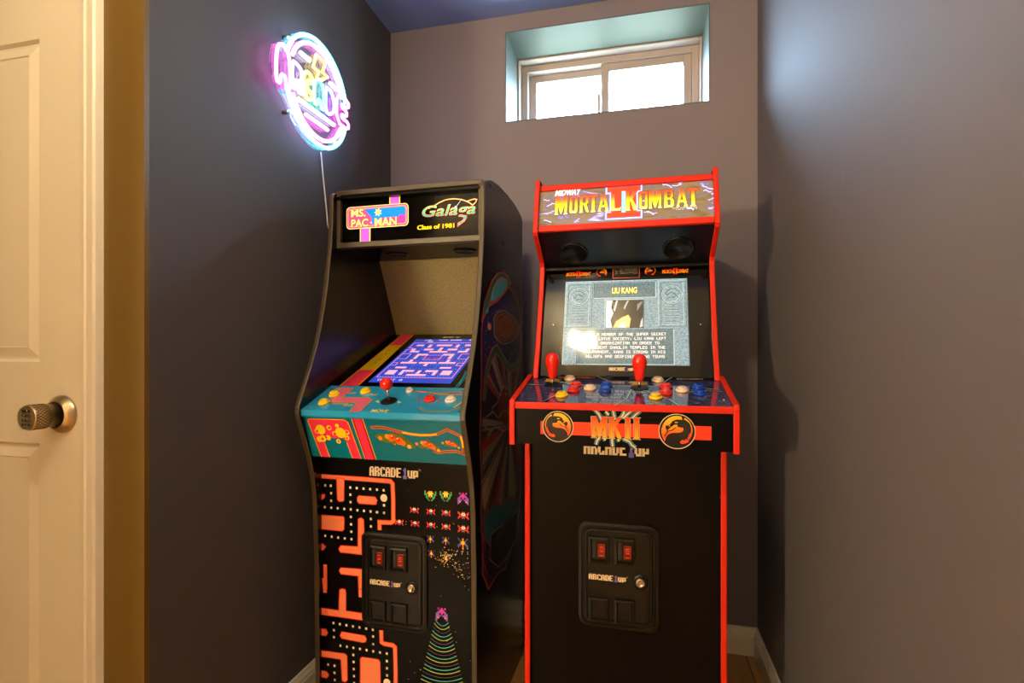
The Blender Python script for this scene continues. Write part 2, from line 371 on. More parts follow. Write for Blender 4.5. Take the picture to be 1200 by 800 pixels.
def serif_text(a, items, v0, v1, grad, layer=0, line=None, grow=.0012, rise=lambda u: 0):
    """items: (letter, u0, u1[, v0, v1]); grad: [(t, colour)...] bottom to top."""
    for it in items:
        ch, u0, u1 = it[:3]; w0, w1 = (it[3], it[4]) if len(it) > 3 else (v0, v1)
        for si, P in enumerate(SERIF[ch]):
            if line:
                cx = sum(p[0] for p in P)/len(P); cy = sum(p[1] for p in P)/len(P); Q = []
                for x, y in P:
                    du = (x-cx)*(u1-u0); dv = (y-cy)*(w1-w0); 
                    Q.append((u0+x*(u1-u0)+grow*(1 if du > 0 else -1), w0+y*(w1-w0)+grow*(1 if dv > 0 else -1)))
                a.poly([(u, v+rise(u)) for u, v in Q], line, layer+.13*si)
            for (t0, c0), (t1, c1) in zip(grad, grad[1:]):
                Q = clip_band(P, t0, t1)
                if len(Q) > 2:
                    Q = [(u0+x*(u1-u0), w0+y*(w1-w0)) for x, y in Q]
                    um = sum(q[0] for q in Q)/len(Q); r = rise(um)
                    a.vgrad([(u, v+r) for u, v in Q], c0, c1, w0+t0*(w1-w0)+r, w0+t1*(w1-w0)+r, layer+1+.13*si)

# ------------------------------------------------------------------ room
XL, XR, YB, ZC = -.998, .400, 2.008, 2.37       # niche left wall, right wall, back wall, ceiling
YD = .89                                         # plane of the wall that holds the white door
WX0, WX1, WZ0, WZ1 = -.512, .243, 1.953, 2.307
struct('floor', MB().box((-2.7,-2.7,-.05), (.5,2.4,0)), M_FLOOR)
struct('ceiling', MB().box((-2.7,.40,ZC), (.5,2.3,ZC+.08)), M_CEIL)
struct('ceiling_hall', MB().box((-2.7,-2.7,ZC), (.5,.40,ZC+.08)), mat('white ceiling paint', (232,228,220), .7))
wb = MB()
for a, b in (((-1.1,YB,0),(WX0,2.33,ZC)), ((WX1,YB,0),(.5,2.33,ZC)), ((WX0,YB,0),(WX1,2.33,WZ0)), ((WX0,YB,WZ1),(WX1,2.33,ZC))): wb.box(a, b)
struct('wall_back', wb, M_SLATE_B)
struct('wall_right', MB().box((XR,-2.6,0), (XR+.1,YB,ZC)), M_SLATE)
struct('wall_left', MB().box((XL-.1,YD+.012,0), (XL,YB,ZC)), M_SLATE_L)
# hall wall with a door opening (the strip of wall between the casing and the niche shows)
DX1, DX0, DZ = -1.166, -1.93, 2.03               # door slab edges and head height
wd = MB()
wd.box((DX1,YD,0), (XL,YD+.012,ZC)); wd.box((DX1,YD+.012,0), (XL-.1,YD+.1,ZC)); wd.box((-2.6,YD,0), (DX0,YD+.1,ZC)); wd.box((DX0,YD,DZ), (DX1,YD+.1,ZC))
struct('wall_front', wd, M_HALL)
M_CREAM = mat('cream hall paint', (190,178,156), .6)
struct('wall_hall_left', MB().box((-2.7,-2.6,0), (-2.6,YD+.1,ZC)), M_CREAM)
struct('wall_rear', MB().box((-2.7,-2.7,0), (.5,-2.6,ZC)), M_CREAM)
struct('wall_light_blocker', MB().box((-2.6,-.52,0), (-1.44,-.42,ZC)), M_HALL)  # added unseen wall, keeps the floor lamp's light off the door and strip
# window reveal lining
t = .004; rv = MB()
rv.box((WX0,YB+.0,WZ0), (WX0+t,2.30,WZ1)); rv.box((WX1-t,YB,WZ0), (WX1,2.30,WZ1)); rv.box((WX0,YB,WZ1-t), (WX1,2.30,WZ1)); rv.box((WX0,YB,WZ0), (WX1,2.30,WZ0+t))
struct('trim_1', rv, M_REVEAL)
# sliding basement window
def rect_ring(mb, x0, z0, x1, z1, w, y0, y1):
    mb.box((x0,y0,z0),(x0+w,y1,z1)); mb.box((x1-w,y0,z0),(x1,y1,z1)); mb.box((x0+w,y0,z0),(x1-w,y1,z0+w)); mb.box((x0+w,y0,z1-w),(x1-w,y1,z1))
a0, a1, c0, c1 = WX0+t, WX1-t, WZ0+t, WZ1-t
win = thing('window_1', (0, 2.25, WZ0)); win['kind'] = 'structure'
m = MB(); rect_ring(m, a0, c0, a1, c1, .008, 2.205, 2.315); rect_ring(m, a0+.008, c0+.008, a1-.008, c1-.008, .028, 2.25, 2.315)
m.build('window_frame', M_VINYL, win, bevel=.002)
xm = -.155
m = MB(); rect_ring(m, xm-.004, c0+.0362, a1-.0362, c1-.0362, .032, 2.257, 2.285); m.build('fixed_sash', M_VINYL, win, bevel=.002)
m = MB(); rect_ring(m, a0+.0362, c0+.0362, xm+.03, c1-.0362, .030, 2.288, 2.312); m.build('sliding_sash', M_VINYL, win, bevel=.002)
MB().box((xm+.026,2.27,c0+.066), (a1-.066,2.274,c1-.066)).build('pane', M_GLASS, win)
MB().box((a0+.064,2.298,c0+.064), (xm+.002,2.302,c1-.064)).build('pane', M_GLASS, win)
MB().box((xm-.022,2.278,c0+.12), (xm-.008,2.290,c0+.2)).build('latch', M_VINYL, win, bevel=.003)
# portal of the sky through the window
pl = bpy.data.lights.new('window_daylight', 'AREA'); pl.shape = 'RECTANGLE'; pl.size = .75; pl.size_y = .35; pl.cycles.is_portal = True
po = bpy.data.objects.new('window_daylight', pl); COL.objects.link(po); po.location = ((WX0+WX1)/2, 2.335, (WZ0+WZ1)/2); po.rotation_euler = (-math.pi/2, 0, 0)

# baseboards: moulded profile swept along a wall
BASE = [(0,0),(.014,0),(.014,.066),(.011,.072),(.011,.078),(.007,.086),(.005,.094),(0,.096)]
def baseboard(name, p0, p1, nrm, m0=0, m1=0):
    p0, p1, nrm = Vector(p0), Vector(p1), Vector(nrm); d = (p1-p0).normalized(); mb = MB(); n = len(BASE)
    A = [p0+nrm*x+Vector((0,0,z))+d*x*m0 for x, z in BASE]; Bv = [p1+nrm*x+Vector((0,0,z))-d*x*m1 for x, z in BASE]
    mb.add(A+Bv, [tuple(range(n))[::-1], tuple(range(n,2*n))]+[(i,(i+1)%n,n+(i+1)%n,n+i) for i in range(n)])
    struct(name, mb, M_WHITE)
baseboard('baseboard_back', (XL,YB,0), (XR,YB,0), (0,-1,0), 1, 1)
baseboard('baseboard_left', (XL,YB,0), (XL,YD,0), (1,0,0), 1, 0)
baseboard('baseboard_right', (XR,YB,0), (XR,-2.6,0), (-1,0,0), 1, 0)
baseboard('baseboard_front', (XL,YD,0), (-1.096,YD,0), (0,-1,0), 0, 0)

# door: moulded panel slab, with casing
dr = thing('door_1', ((DX0+DX1)/2, YD, 0)); dr['kind'] = 'structure'
def door_panels():
    mb = MB(); y0 = YD+.004; W_ = DX1-DX0; st = .122
    xs = [DX0+.003, DX0+st, DX0+W_/2-.05, DX0+W_/2+.05, DX1-st, DX1-.003]
    zs = [.01, .22, .862, 1.03, 1.80, 1.985-.0, 2.022]
    zs = [.01, .22, .862, 1.042, 1.755, 2.022]
    holes = [(1,1),(3,1),(1,3),(3,3)]
    for i in range(5):
        for j in range(5):
            x0, x1, z0, z1 = xs[i], xs[i+1], zs[j], zs[j+1]
            if (i,j) in holes:
                rings = [(0,0),(.006,.007),(.011,.007),(.032,.001),(.034,.003)]
                loops = [[(x0+e,y0+dp,z0+e),(x1-e,y0+dp,z0+e),(x1-e,y0+dp,z1-e),(x0+e,y0+dp,z1-e)] for e, dp in rings]
                for A, Bq in zip(loops, loops[1:]):
                    for k in range(4): mb.add([A[k],A[(k+1)%4],Bq[(k+1)%4],Bq[k]], [(0,1,2,3)])
                mb.add(loops[-1], [(0,1,2,3)])
            else: mb.add([(x0,y0,z0),(x1,y0,z0),(x1,y0,z1),(x0,y0,z1)], [(0,1,2,3)])
    mb.box((xs[0],y0+.012,zs[0]), (xs[-1],YD+.04,zs[-1]))
    return mb
dm = door_panels(); o = dm.build('door_slab', M_DOOR, dr)
def casing():
    mb = MB(); pr = [(0,0),(0,.006),(.004,.009),(.014,.010),(.018,.014),(.026,.016),(.030,.013),(.034,.016),(.052,.018),(.056,.014),(.060,0)]
    def leg(x_in, sgn):
        A = [(x_in+sgn*u, YD-h, 0) for u, h in pr]; Bq = [(x_in+sgn*u, YD-h, DZ+u) for u, h in pr]; n = len(pr)
        mb.add(A+Bq, [(i,(i+1)%n,n+(i+1)%n,n+i) for i in range(n-1)])
        return Bq
    L = leg(DX0, -1); R = leg(DX1+.002, 1); n = len(pr); mb.add(L+R, [(i,(i+1)%n,n+(i+1)%n,n+i) for i in range(n-1)])
    return mb
casing().build('door_casing', M_WHITE, dr)
kb = MB(); KX, KZ = -1.222, .929
kb.lathe([(.041,0),(.041,.004),(.037,.007),(.0295,.018),(.0275,.018),(.0275,.012)], (KX,YD+.004,KZ), (0,-1,0), 48).build('knob_rose', M_METAL, dr)
k_ = MB().lathe([(.0245,.010),(.0245,.037),(.0258,.0375),(.0258,.068),(.0245,.0705),(.0240,.0705)], (KX,YD+.004,KZ), (0,-1,0), 48).build('door_knob', M_METAL, dr, label='knurled satin nickel knob with keypad')
kn = MB()                      # knurl: crossed helical ridges
for k in range(26):
    for s_ in (1,-1):
        kn.tube([(KX+.0259*math.cos(2*math.pi*k/26+s_*q*.11), YD+.004-.0385-q*.0041, KZ+.0259*math.sin(2*math.pi*k/26+s_*q*.11)) for q in range(8)], .0007, 5)
kn.build('knurling', mat('dark nickel', (120,98,64), .4, metal=1), k_)
kk = MB()
for r in range(4):
    for c in range(3): kk.lathe([(.0036,0),(.0030,.0014)], (KX-.0080+c*.0080, YD+.004-.0705, KZ+.0142-r*.0094), (0,-1,0), 14)
kk.build('keypad', mat('keypad rubber', (60,48,30), .4), k_, label='keypad of twelve round dots')

# ------------------------------------------------------------------ ceiling lamp (wire cage, candle bulbs): its reflection shows in the right-hand screen
M_BULB = mat('lit candle bulb', (255,240,215), .3, emit=(255,230,182), es=BULB_STRENGTH)
M_BRASS = mat('brass wire', (225,190,110), .35, metal=1)
lamp = thing('cage_ceiling_lamp', (LAMP.x, LAMP.y, ZC), 0, 'brass wire cage ceiling lamp with three candle bulbs, above the viewer in the hall', 'lamp')
MB().lathe([(.06,0),(.055,-.02),(.012,-.03)], (LAMP.x,LAMP.y,ZC)).build('canopy', M_BRASS, lamp)
MB().tube([(LAMP.x,LAMP.y,ZC-.02),(LAMP.x,LAMP.y,LAMP.z-.03)], .006).build('stem', M_BRASS, lamp)
R_ = .14
for k in range(3):
    a = math.pi*k/3+.3
    MB().tube([(LAMP.x+R_*math.cos(q)*math.cos(a)+.02*math.sin(2*q), LAMP.y+R_*math.cos(q)*math.sin(a), LAMP.z-.01+.19*math.sin(q)) for q in [2*math.pi*i/48 for i in range(48)]], .003, 6, True).build('cage_wire', M_BRASS, lamp)
for k in range(3):
    a = 2*math.pi*k/3+.4; p = Vector((LAMP.x+.05*math.cos(a), LAMP.y+.05*math.sin(a), LAMP.z-.03))
    MB().tube([(LAMP.x,LAMP.y,LAMP.z-.03),(p.x,p.y,p.z-.01),(p.x,p.y,p.z)], .004).build('arm', M_BRASS, lamp)
    MB().lathe([(.009,0),(.009,.03)], p).build('candle_sleeve', M_WHITE, lamp)
    MB().lathe([(.005,.03),(.011,.045),(.013,.058),(.009,.078),(.002,.098)], p, n=16).build('bulb', M_BULB, lamp)
# floor lamp in the hall behind the viewer
LX, LY, LZ = -1.90, -1.95, 1.36
fl = thing('floor_lamp', (LX,LY,0), 0, 'slim black floor lamp with a bare glowing globe bulb at the hall end', 'lamp')
MB().lathe([(.13,0),(.13,.012),(.02,.025),(.01,.03)], (LX,LY,0)).build('base', M_PLAST, fl)
MB().lathe([(.009,.02),(.009,LZ-.09)], (LX,LY,0)).build('pole', M_PLAST, fl)
MB().lathe([(.012,LZ-.10),(.022,LZ-.085),(.024,LZ-.045),(.020,LZ-.04)], (LX,LY,0)).build('socket', M_BRASS, fl)
MB().sphere((LX,LY,LZ), .048, 28).build('globe_bulb', mat('lit globe bulb', (255,240,215), .3, emit=(255,230,182), es=FLOOR_LAMP_W/(4*math.pi**2*.048**2)), fl)

# ------------------------------------------------------------------ cabinet pieces
def side_panel(prof, x0, x1, T, root, body_mat, edge_mat, trim_to, over=.0022):
    """prof: closed (y, z) outline, front edge first; trim_to: number of outline points carrying the edge moulding."""
    p = MB(); pts = [T(Vector((x0,y,z))) for y, z in prof]; p.prism(pts, T(Vector((x1,0,0)))-T(Vector((x0,0,0))))
    o = p.build('side_panel', body_mat, root)
    path = [Vector(q) for q in prof[:trim_to]]; mb = MB(); N = len(path); rows = []
    for i in range(N):
        d1 = (path[i]-path[i-1]).normalized() if i else (path[1]-path[0]).normalized(); d2 = (path[i+1]-path[i]).normalized() if i < N-1 else d1
        n1 = Vector((-d1.y, d1.x)); n2 = Vector((-d2.y, d2.x)); mm = (n1+n2).normalized(); k = 1/max(.5, mm.dot(n1)); rows.append((path[i], mm*k))
    cs = [(-.0006,-.0005),(-.0006,over*.55),(.15,over),(.85,over),(1.0006,over*.55),(1.0006,-.0005)]
    vs = []; xw = x1-x0
    for q, nn in rows:
        for cx, h in cs:
            xx = x0+xw*cx if 0 < cx < 1 else (x0-.0006*(1 if xw>0 else -1) if cx <= 0 else x1+.0006*(1 if xw>0 else -1))
            w = q+nn*h; vs.append(T(Vector((xx, w.x, w.y))))
    n = len(cs); fs = []
    for i in range(N-1):
        for k in range(n): fs.append((i*n+k, i*n+(k+1)%n, (i+1)*n+(k+1)%n, (i+1)*n+k))
    fs.append(tuple(range(n))); fs.append(tuple(range((N-1)*n, N*n)))
    mb.add(vs, fs).build('edge_moulding', edge_mat, o)
    return o

def rounded(u0, v0, u1, v1, r, n=6):
    out = []
    for cx, cy, a0 in ((u1-r,v0+r,-90),(u1-r,v1-r,0),(u0+r,v1-r,90),(u0+r,v0+r,180)):
        for k in range(n+1):
            a = math.radians(a0+90*k/n); out.append((cx+r*math.cos(a), cy+r*math.sin(a)))
    return out
def terraces(mb, fr, steps):
    """steps: (outline, height) pairs with equal point counts, outermost first; last is capped."""
    L = [[fr.at(u, v, h) for u, v in o] for o, h in steps]; n = len(L[0])
    for A, Bq in zip(L, L[1:]): mb.add(A+Bq, [(i,(i+1)%n,n+(i+1)%n,n+i) for i in range(n)])
    mb.add(L[-1], [tuple(range(n))])
    return mb
def coin_door(fr, cu, cv, root):
    W2, H2 = .098, .131
    def rr(e, r): return [(cu+a, cv+b) for a, b in rounded(-W2+e, -H2+e, W2-e, H2-e, max(r-e*.5, .006))]
    door = terraces(MB(), fr, [(rr(0,.024),0),(rr(.001,.024),.006),(rr(.008,.024),.007),(rr(.010,.024),.004),(rr(.014,.024),.004),(rr(.0165,.024),.008),(rr(.021,.024),.0085),(rr(.023,.024),.0055)]).build('coin_door', M_PLAST, root)
    def unit(u, v, w, h, name, depth=.0075):
        o = lambda e: [(cu+u-w/2+e, cv+v-h/2+e),(cu+u+w/2-e, cv+v-h/2+e),(cu+u+w/2-e, cv+v+h/2-e),(cu+u-w/2+e, cv+v+h/2-e)]
        return terraces(MB(), fr, [(o(0),.0055),(o(.001),.0055+depth),(o(.006),.0055+depth+.001),(o(.0085),.0085)]).build(name, M_PLAST, door)
    for u in (-.047, .016):
        unit(u, .064, .050, .066, 'coin_slot_bezel')
        fr_slot = MB(); fr_slot.prism([fr.at(cu+u-.016, cv+.064+q, .0086) for q in (-.02,)]+[fr.at(cu+u-.008, cv+.064-.02, .0086), fr.at(cu+u-.008, cv+.064+.02, .0086), fr.at(cu+u-.016, cv+.064+.02, .0086)], fr.N*.0006)
        fr_slot.build('coin_slot', M_PLASTD, door)
        rb = MB(); a_ = [fr.at(cu+u-.002, cv+.064-.017, .0086), fr.at(cu+u+.017, cv+.064-.017, .0086), fr.at(cu+u+.017, cv+.064+.016, .0086), fr.at(cu+u-.002, cv+.064+.016, .0086)]
        rb.prism(a_, fr.N*.005); rb.build('reject_button', mat('dark red lens', (96,18,8), .2, emit=(190,40,10), es=.08), door, bevel=.001, label='translucent red reject button')
        a = Art(fr); a.base = 62
        for q, (ww, cc) in enumerate(((.010,(215,70,30)),(.012,(170,40,20)),(.009,(215,70,30)),(.011,(60,8,4)),(.010,(200,60,30)))):
            a.rect(cu+u+.0075-ww/2, cv+.071-q*.0052, cu+u+.0075+ww/2, cv+.0735-q*.0052, cc)
        a.build('button_print', A_PRINT, door)
    for u in (-.047, .016): unit(u, -.085, .050, .060, 'coin_return', .006)
    a = Art(fr); a.base = 24; maker_mark(a, cu-.072, cv-.013, cu+.022, cv+.001); a.build('maker_lettering', A_PRINT, door)
    kl = MB(); c = fr.at(cu+.054, cv-.009, .0055); kl.lathe([(.019,0),(.0185,.002),(.013,.002)], c, fr.N, 24).build('lock_plate', M_PLAST, door)
    MB().lathe([(.0115,.0015),(.0115,.006),(.010,.0075),(.006,.0075),(.0055,.0065),(.003,.0065)], c, fr.N, 24).build('lock', M_CHROME, door, label='round chrome lock')
    return door
def button(fr, u, v, col, root, r=.0135):
    c = fr.at(u, v, 0); o = MB().lathe([(r,0),(r,.0035),(r*.92,.006),(r*.78,.0065),(r*.74,.0045)], c, fr.N, 26).build('push_button', M_BTN[col], root, label=col+' push button')
    MB().lathe([(r*.72,.004),(r*.72,.0095),(r*.62,.011),(r*.25,.0103)], c, fr.N, 24).build('plunger', M_BTN[col], o)
def joystick(fr, u, v, root, bat):
    c = fr.at(u, v, 0); j = MB().lathe([(.022,0),(.022,.0015),(.020,.002)], c, fr.N, 28).build('joystick', M_PLASTD, root, label='red topped joystick')
    up = (fr.N*.8+Vector((0,0,1))*.2).normalized() if not bat else (fr.N*.35+Vector((0,0,1))*.65).normalized()
    if bat:
        MB().lathe([(.0042,0),(.0042,.024)], c, up, 14).build('shaft', M_CHROME, j)
        MB().lathe([(.0085,.018),(.0105,.024),(.0125,.036),(.0155,.050),(.0180,.060),(.0185,.067),(.0170,.075),(.0125,.082),(.005,.0855),(.0005,.086)], c, up, 26).build('bat_top', M_BALL, j)
    else:
        MB().lathe([(.0038,0),(.0038,.042)], c, up, 14).build('shaft', M_CHROME, j)
        MB().sphere(c+up*.050, .0172, 26).build('ball_top', M_BALL, j)
def bolt(pos, n, root, r=.004):
    MB().lathe([(r,0),(r*.9,.0015),(r*.4,.002)], pos, n, 14).build('screw', M_CHROME if r < .0035 else M_PLAST, root)
def speaker_grille(fr, u, v, r, root):
    mb = MB(); c = fr.at(u, v, 0); g = mb.lathe([(r,0),(r*.97,.003),(r*.88,.0035),(r*.86,.001)], c, fr.N, 36).build('speaker_ring', M_PLAST, root)
    m2 = MB()
    for k in range(1, 5): 
        q = r*.84*k/5; m2.tube([fr.at(u+q*math.cos(2*math.pi*i/28), v+q*math.sin(2*math.pi*i/28), .001) for i in range(28)], .0008, 5, True)
    m2.build('grille', M_PLAST, g)
    for k in range(4):
        a = math.radians(45+90*k); MB().lathe([(.0022,.0035),(.0015,.0045)], fr.at(u+r*.92*math.cos(a), v+r*.92*math.sin(a)), fr.N, 10).build('speaker_screw', M_CHROME, g)

def slab(mb, p, q, th, x0, x1, T):
    """a board across the cabinet whose outer face runs from p=(y,z) to q; thickness th goes inward (to the left of p->q)."""
    p, q = Vector(p), Vector(q); d = (q-p).normalized(); n = Vector((d.y, -d.x))*th
    P = [p, q, q+n, p+n]; mb.prism([T(Vector((x0, a.x, a.y))) for a in P], T(Vector((x1,0,0)))-T(Vector((x0,0,0))))
    return mb
def face_frame(p_bottom, p_top, T):
    """frame on a face that looks at the viewer, origin at its bottom centre; (y, z) pairs."""
    O = T(Vector((0, *p_bottom))); U = T(Vector((1,0,0)))-T(Vector((0,0,0))); V = T(Vector((0,*p_top)))-O
    return Frame(O, U, V)

def bx(fr, zf, l, r, t, b):
    (l, r, t, b) = [fr.px(p) for p in zf([l, r, t, b])]
    return l[0], b[1], r[0], t[1]

# ------------------------------------------------------------------ left cabinet: teal deck, maze screen
LT = math.radians(-1.3)
cabL = thing('arcade_cabinet', (-.648, 1.5, 0), LT, 'black arcade cabinet with teal control deck and orange maze art, left of the red-edged one', 'arcade machine')
def TL(p): x, y, z = p; y -= 1.5; return Vector((-.648+x*math.cos(LT)-y*math.sin(LT), 1.5+x*math.sin(LT)+y*math.cos(LT), z))
profL = [(1.325,0),(1.325,.12),(1.319,.5),(1.311,.65),(1.300,.72),(1.283,.776),(1.258,.84),(1.240,.88),(1.2345,.897),(1.2345,.912),(1.239,.925),(1.262,.968),(1.285,1.015),(1.315,1.08),(1.332,1.13),(1.349,1.19),(1.363,1.25),(1.375,1.32),(1.384,1.38),(1.389,1.44),(1.391,1.512),(1.395,1.524),(1.404,1.531),
         (1.45,1.546),(1.52,1.553),(1.62,1.553),(1.72,1.546),(1.80,1.530),(1.82,1.515),(1.82,0)]
XO, XI = .24, .228
spR = side_panel(profL, XO, XI, TL, cabL, M_SIDE, M_TMOLD, len(profL))
spL = side_panel(profL, -XO, -XI, TL, cabL, M_SIDE, M_TMOLD, len(profL))
slab(MB(), (1.335,0), (1.335,.775), .012, -XI, XI, TL).build('lower_panel', M_BLACK, cabL)
tealL = mat('teal printed laminate', (6,104,126), .22, coat=.3)
slab(MB(), (1.292,.775), (1.252,.893), .012, -XI, XI, TL).build('deck_front', tealL, cabL)
m = MB(); m.prism([TL(Vector((-XI,y,z))) for y, z in ((1.292,.775),(1.335,.775),(1.335,.763),(1.292,.769))], TL(Vector((XI,0,0)))-TL(Vector((-XI,0,0)))); m.build('deck_underside', M_BLACK, cabL)
m = MB(); m.prism([TL(Vector((-XI,y,z))) for y, z in ((1.246,.889),(1.243,.893),(1.243,.9065),(1.2445,.9085),(1.383,.9635),(1.387,.9535),(1.26,.900),(1.26,.889))], TL(Vector((XI,0,0)))-TL(Vector((-XI,0,0))))
m.build('control_deck', mat('teal printed deck with baked sheen', (40,142,194), .12, coat=.5), cabL)  # lighter, bluer teal than the deck front: reflected light put into the colour
slab(MB(), (1.383,.9600), (1.80,1.1268), .01, -XI, XI, TL).build('monitor_bezel', M_GLOSS, cabL)
slab(MB(), (1.790,1.122), (1.665,1.372), .012, -XI, XI, TL).build('hood_back', M_GRAIN, cabL)
slab(MB(), (1.665,1.372), (1.43,1.376), .010, -XI, XI, TL).build('speaker_panel', M_BLACK, cabL)
slab(MB(), (1.81,.02), (1.81,1.5), .01, -XI, XI, lambda p: TL(p)).build('back_panel', M_BLACK, cabL)
m = MB(); m.prism([TL(Vector((-XI,y,z))) for y, z in ((1.40,1.520),(1.45,1.538),(1.52,1.545),(1.62,1.545),(1.72,1.538),(1.79,1.524),(1.79,1.512),(1.40,1.512))], TL(Vector((XI,0,0)))-TL(Vector((-XI,0,0)))); m.build('top_panel', M_BLACK, cabL)
mfr = MB()
for (x0, z0, x1, z1) in ((-XI,1.370,XI,1.386),(-XI,1.526,XI,1.540),(-XI,1.386,-XI+.012,1.526),(XI-.012,1.386,XI,1.526)):
    mfr.box((x0,1.408,z0),(x1,1.436,z1), TL)
mfr.build('marquee_frame', M_TMOLD, cabL, bevel=.0015)
FM = face_frame((1.420,1.386), (1.420,1.526), TL)
mq = MB().box((-XI+.012,1.420,1.386),(XI-.012,1.428,1.526), TL).build('marquee', mat('black marquee film', (4,3,4), .1, spec=.12), cabL)
sfr = face_frame((1.665,1.372), (1.43,1.376), TL)
for x in (-.11,.12):
    speaker_grille(sfr, x, .10, .036, cabL)

# marquee print
a = Art(FM, 2); z_ = zoom(390,220,13.333)
u0, v0, u1, v1 = bx(FM, z_, (217,470), (1185,420), (700,272), (700,622))
YEL, MAG, BLU = (245,232,90), (205,70,150), (20,130,225)
for (l, r_, w) in (((885,175),(1055,170),0),((425,720),(590,715),1)):
    ua = FM.px(z_([l])[0])[0]; ub = FM.px(z_([r_])[0])[0]; va, vb = (v1-.003, .1395) if w == 0 else (.0005, v0+.003)
    a.rect(ua, va, ub, vb, (235,225,60), 0); a.rect(ua+.0032, va, ub-.0032, vb, (215,90,215), 1)
def rrect(a, e, r, col, lay): a.poly(rounded(u0+e, v0+e, u1-e, v1-e, r), col, lay)
rrect(a, 0, .012, (245,236,110), 2); rrect(a, .002, .011, (200,60,140), 3); rrect(a, .0055, .009, (240,170,120), 4); rrect(a, .008, .008, (200,60,140), 5); rrect(a, .0095, .007, BLU, 6)
w_, h_ = u1-u0, v1-v0
a.poly([(u0+.0095,v0+.0095),(u0+w_*.42,v0+.0095),(u0+w_*.42,v0+h_*.45),(u0+w_*.30,v1-.010),(u0+.0095,v1-.010)], (206,74,142), 7)
a.poly([(u0+w_*.42,v0+.0095),(u0+w_*.62,v0+h_*.42),(u1-.010,v0+h_*.45),(u1-.010,v0+.0095)], (206,74,142), 7)
for (t, l, r_, tp, bt) in (('MS.', (295,400),(520,395),(350,340),(350,462)), ('PAC', (297,560),(560,545),(420,492),(420,615)), ('MAN', (662,530),(1005,515),(820,468),(820,592))):
    q = bx(FM, z_, l, r_, tp, bt); outlined(a, t, *q, (250,240,130), (150,16,96), 9, grow=.0014, bold=.025)
c = FM.px(z_([(605,545)])[0]); a.disc(c[0], c[1], .0022, (250,240,150), 10)
c = FM.px(z_([(715,385)])[0])   # plain yellow starburst where a character stood
a.poly([(c[0]+(.013 if k%2 else .007)*math.cos(math.pi*k/7), c[1]+(.013 if k%2 else .007)*math.sin(math.pi*k/7)) for k in range(14)], (246,232,120), 9)
c = FM.px(z_([(1085,480)])[0]); a.poly(rounded(c[0]-.009, c[1]-.012, c[0]+.009, c[1]+.012, .006), (205,60,165), 9)
z_ = zoom(480,220,13.333)
q = bx(FM, z_, (205,400), (1035,390), (500,262), (500,500))
ORG = (235,90,40)
def gstroke(pts, w, c1, lay): a.pstroke(z_(pts), w+.0022, ORG, lay); a.pstroke(z_(pts), w, c1, lay+1)
gstroke([(300,330),(390,285),(470,235),(560,195),(640,180),(710,176),(790,184),(860,200),(930,232),(990,272)], .0018, (170,240,170), 9)
gstroke([(900,215),(960,195),(1010,180),(1055,185),(1040,225),(990,275)], .0016, (150,230,160), 9)
outlined(a, 'Galaga', q[0], q[1]+.001, q[2], q[3]-.002, (0,112,134), ORG, 11, grow=.0010, bold=.012, shear=.25, col2=(112,226,150))
a.ppoly(z_([(770,425),(900,430),(905,470),(870,530),(750,620),(755,550),(830,510),(850,470),(800,455)]), ORG, 11)
a.ppoly(z_([(785,435),(890,440),(890,470),(858,522),(765,590),(768,556),(842,512),(862,462)]), (0,160,175), 13)
sc_ = FM.px(z_([(730,310)])[0])
a.poly([(sc_[0]+r*math.cos(t0), sc_[1]+r*math.sin(t0)) for k in range(12) for r, t0 in [((.006 if k%2==0 else .0018), math.pi*k/6)]], (240,245,255), 15)
a.pstroke(z_([(730,310),(825,175)]), .0009, (240,245,255), 15)
q = bx(FM, z_, (125,600), (705,575), (300,578), (300,652)); text(a, 'Class of 1981', *q, (250,205,20), 9, bold=.035)
a.build('marquee_print', A_LIT, mq)

# control deck print
FD = Frame(TL(Vector((0,1.2445,.9087))), (TL(Vector((1,0,0)))-TL(Vector((0,0,0)))), TL(Vector((0,1.383,.9637)))-TL(Vector((0,1.2445,.9087))))
a = Art(FD); z_ = zoom(350,440,5.714)
def outl(a, pts, fill, w=.0022, lay=0, col=(245,190,40), core=(120,20,30)):
    a.ppoly(pts, fill, lay); a.pstroke(pts, w, col, lay+1, True); 
pk = z_([(275,82),(372,82),(292,146),(462,149),(492,165),(405,243),(340,243),(386,192),(370,181),(205,178),(225,150)])
a.ppoly(pk, (226,104,140), 0); P_ = [FD.px(p) for p in pk]
for seg in ((0,9,10),): pass
for idx in ((1,2,3,4,5),(6,7,8,9,10,0)):
    a.stroke([P_[i] for i in idx], .0040, (120,20,40), 1); a.stroke([P_[i] for i in idx], .0024, (245,180,40), 2)
random.seed(3)
for (x0, y0, n_) in ((318,120,3),(225,190,5),(300,200,3),(245,90,2)):
    for k in range(n_): a.pstroke(z_([(x0+k*22,y0+8),(x0+k*22+8,y0-8),(x0+k*22+14,y0+6),(x0+k*22+22,y0-6)]), .0016, (235,190,50), 4)
for (t, l, r_, tp, bt, c) in (('MOVE',(487,238),(598,240),(540,228),(540,247),(240,225,90)),('A',(795,163),(822,163),(808,152),(808,174),(215,50,50)),('A',(922,168),(950,168),(936,157),(936,179),(215,50,50)),('PLAY',(480,130),(530,131),(505,124),(505,136),(235,190,60))):
    text(a, t, *bx(FD, z_, l, r_, tp, bt), c, 2, bold=.03)
a.ppoly(z_([(512,176),(538,166),(540,184)]), (240,225,70), 2); a.ppoly(z_([(690,180),(665,170),(664,187)]), (240,225,70), 2)
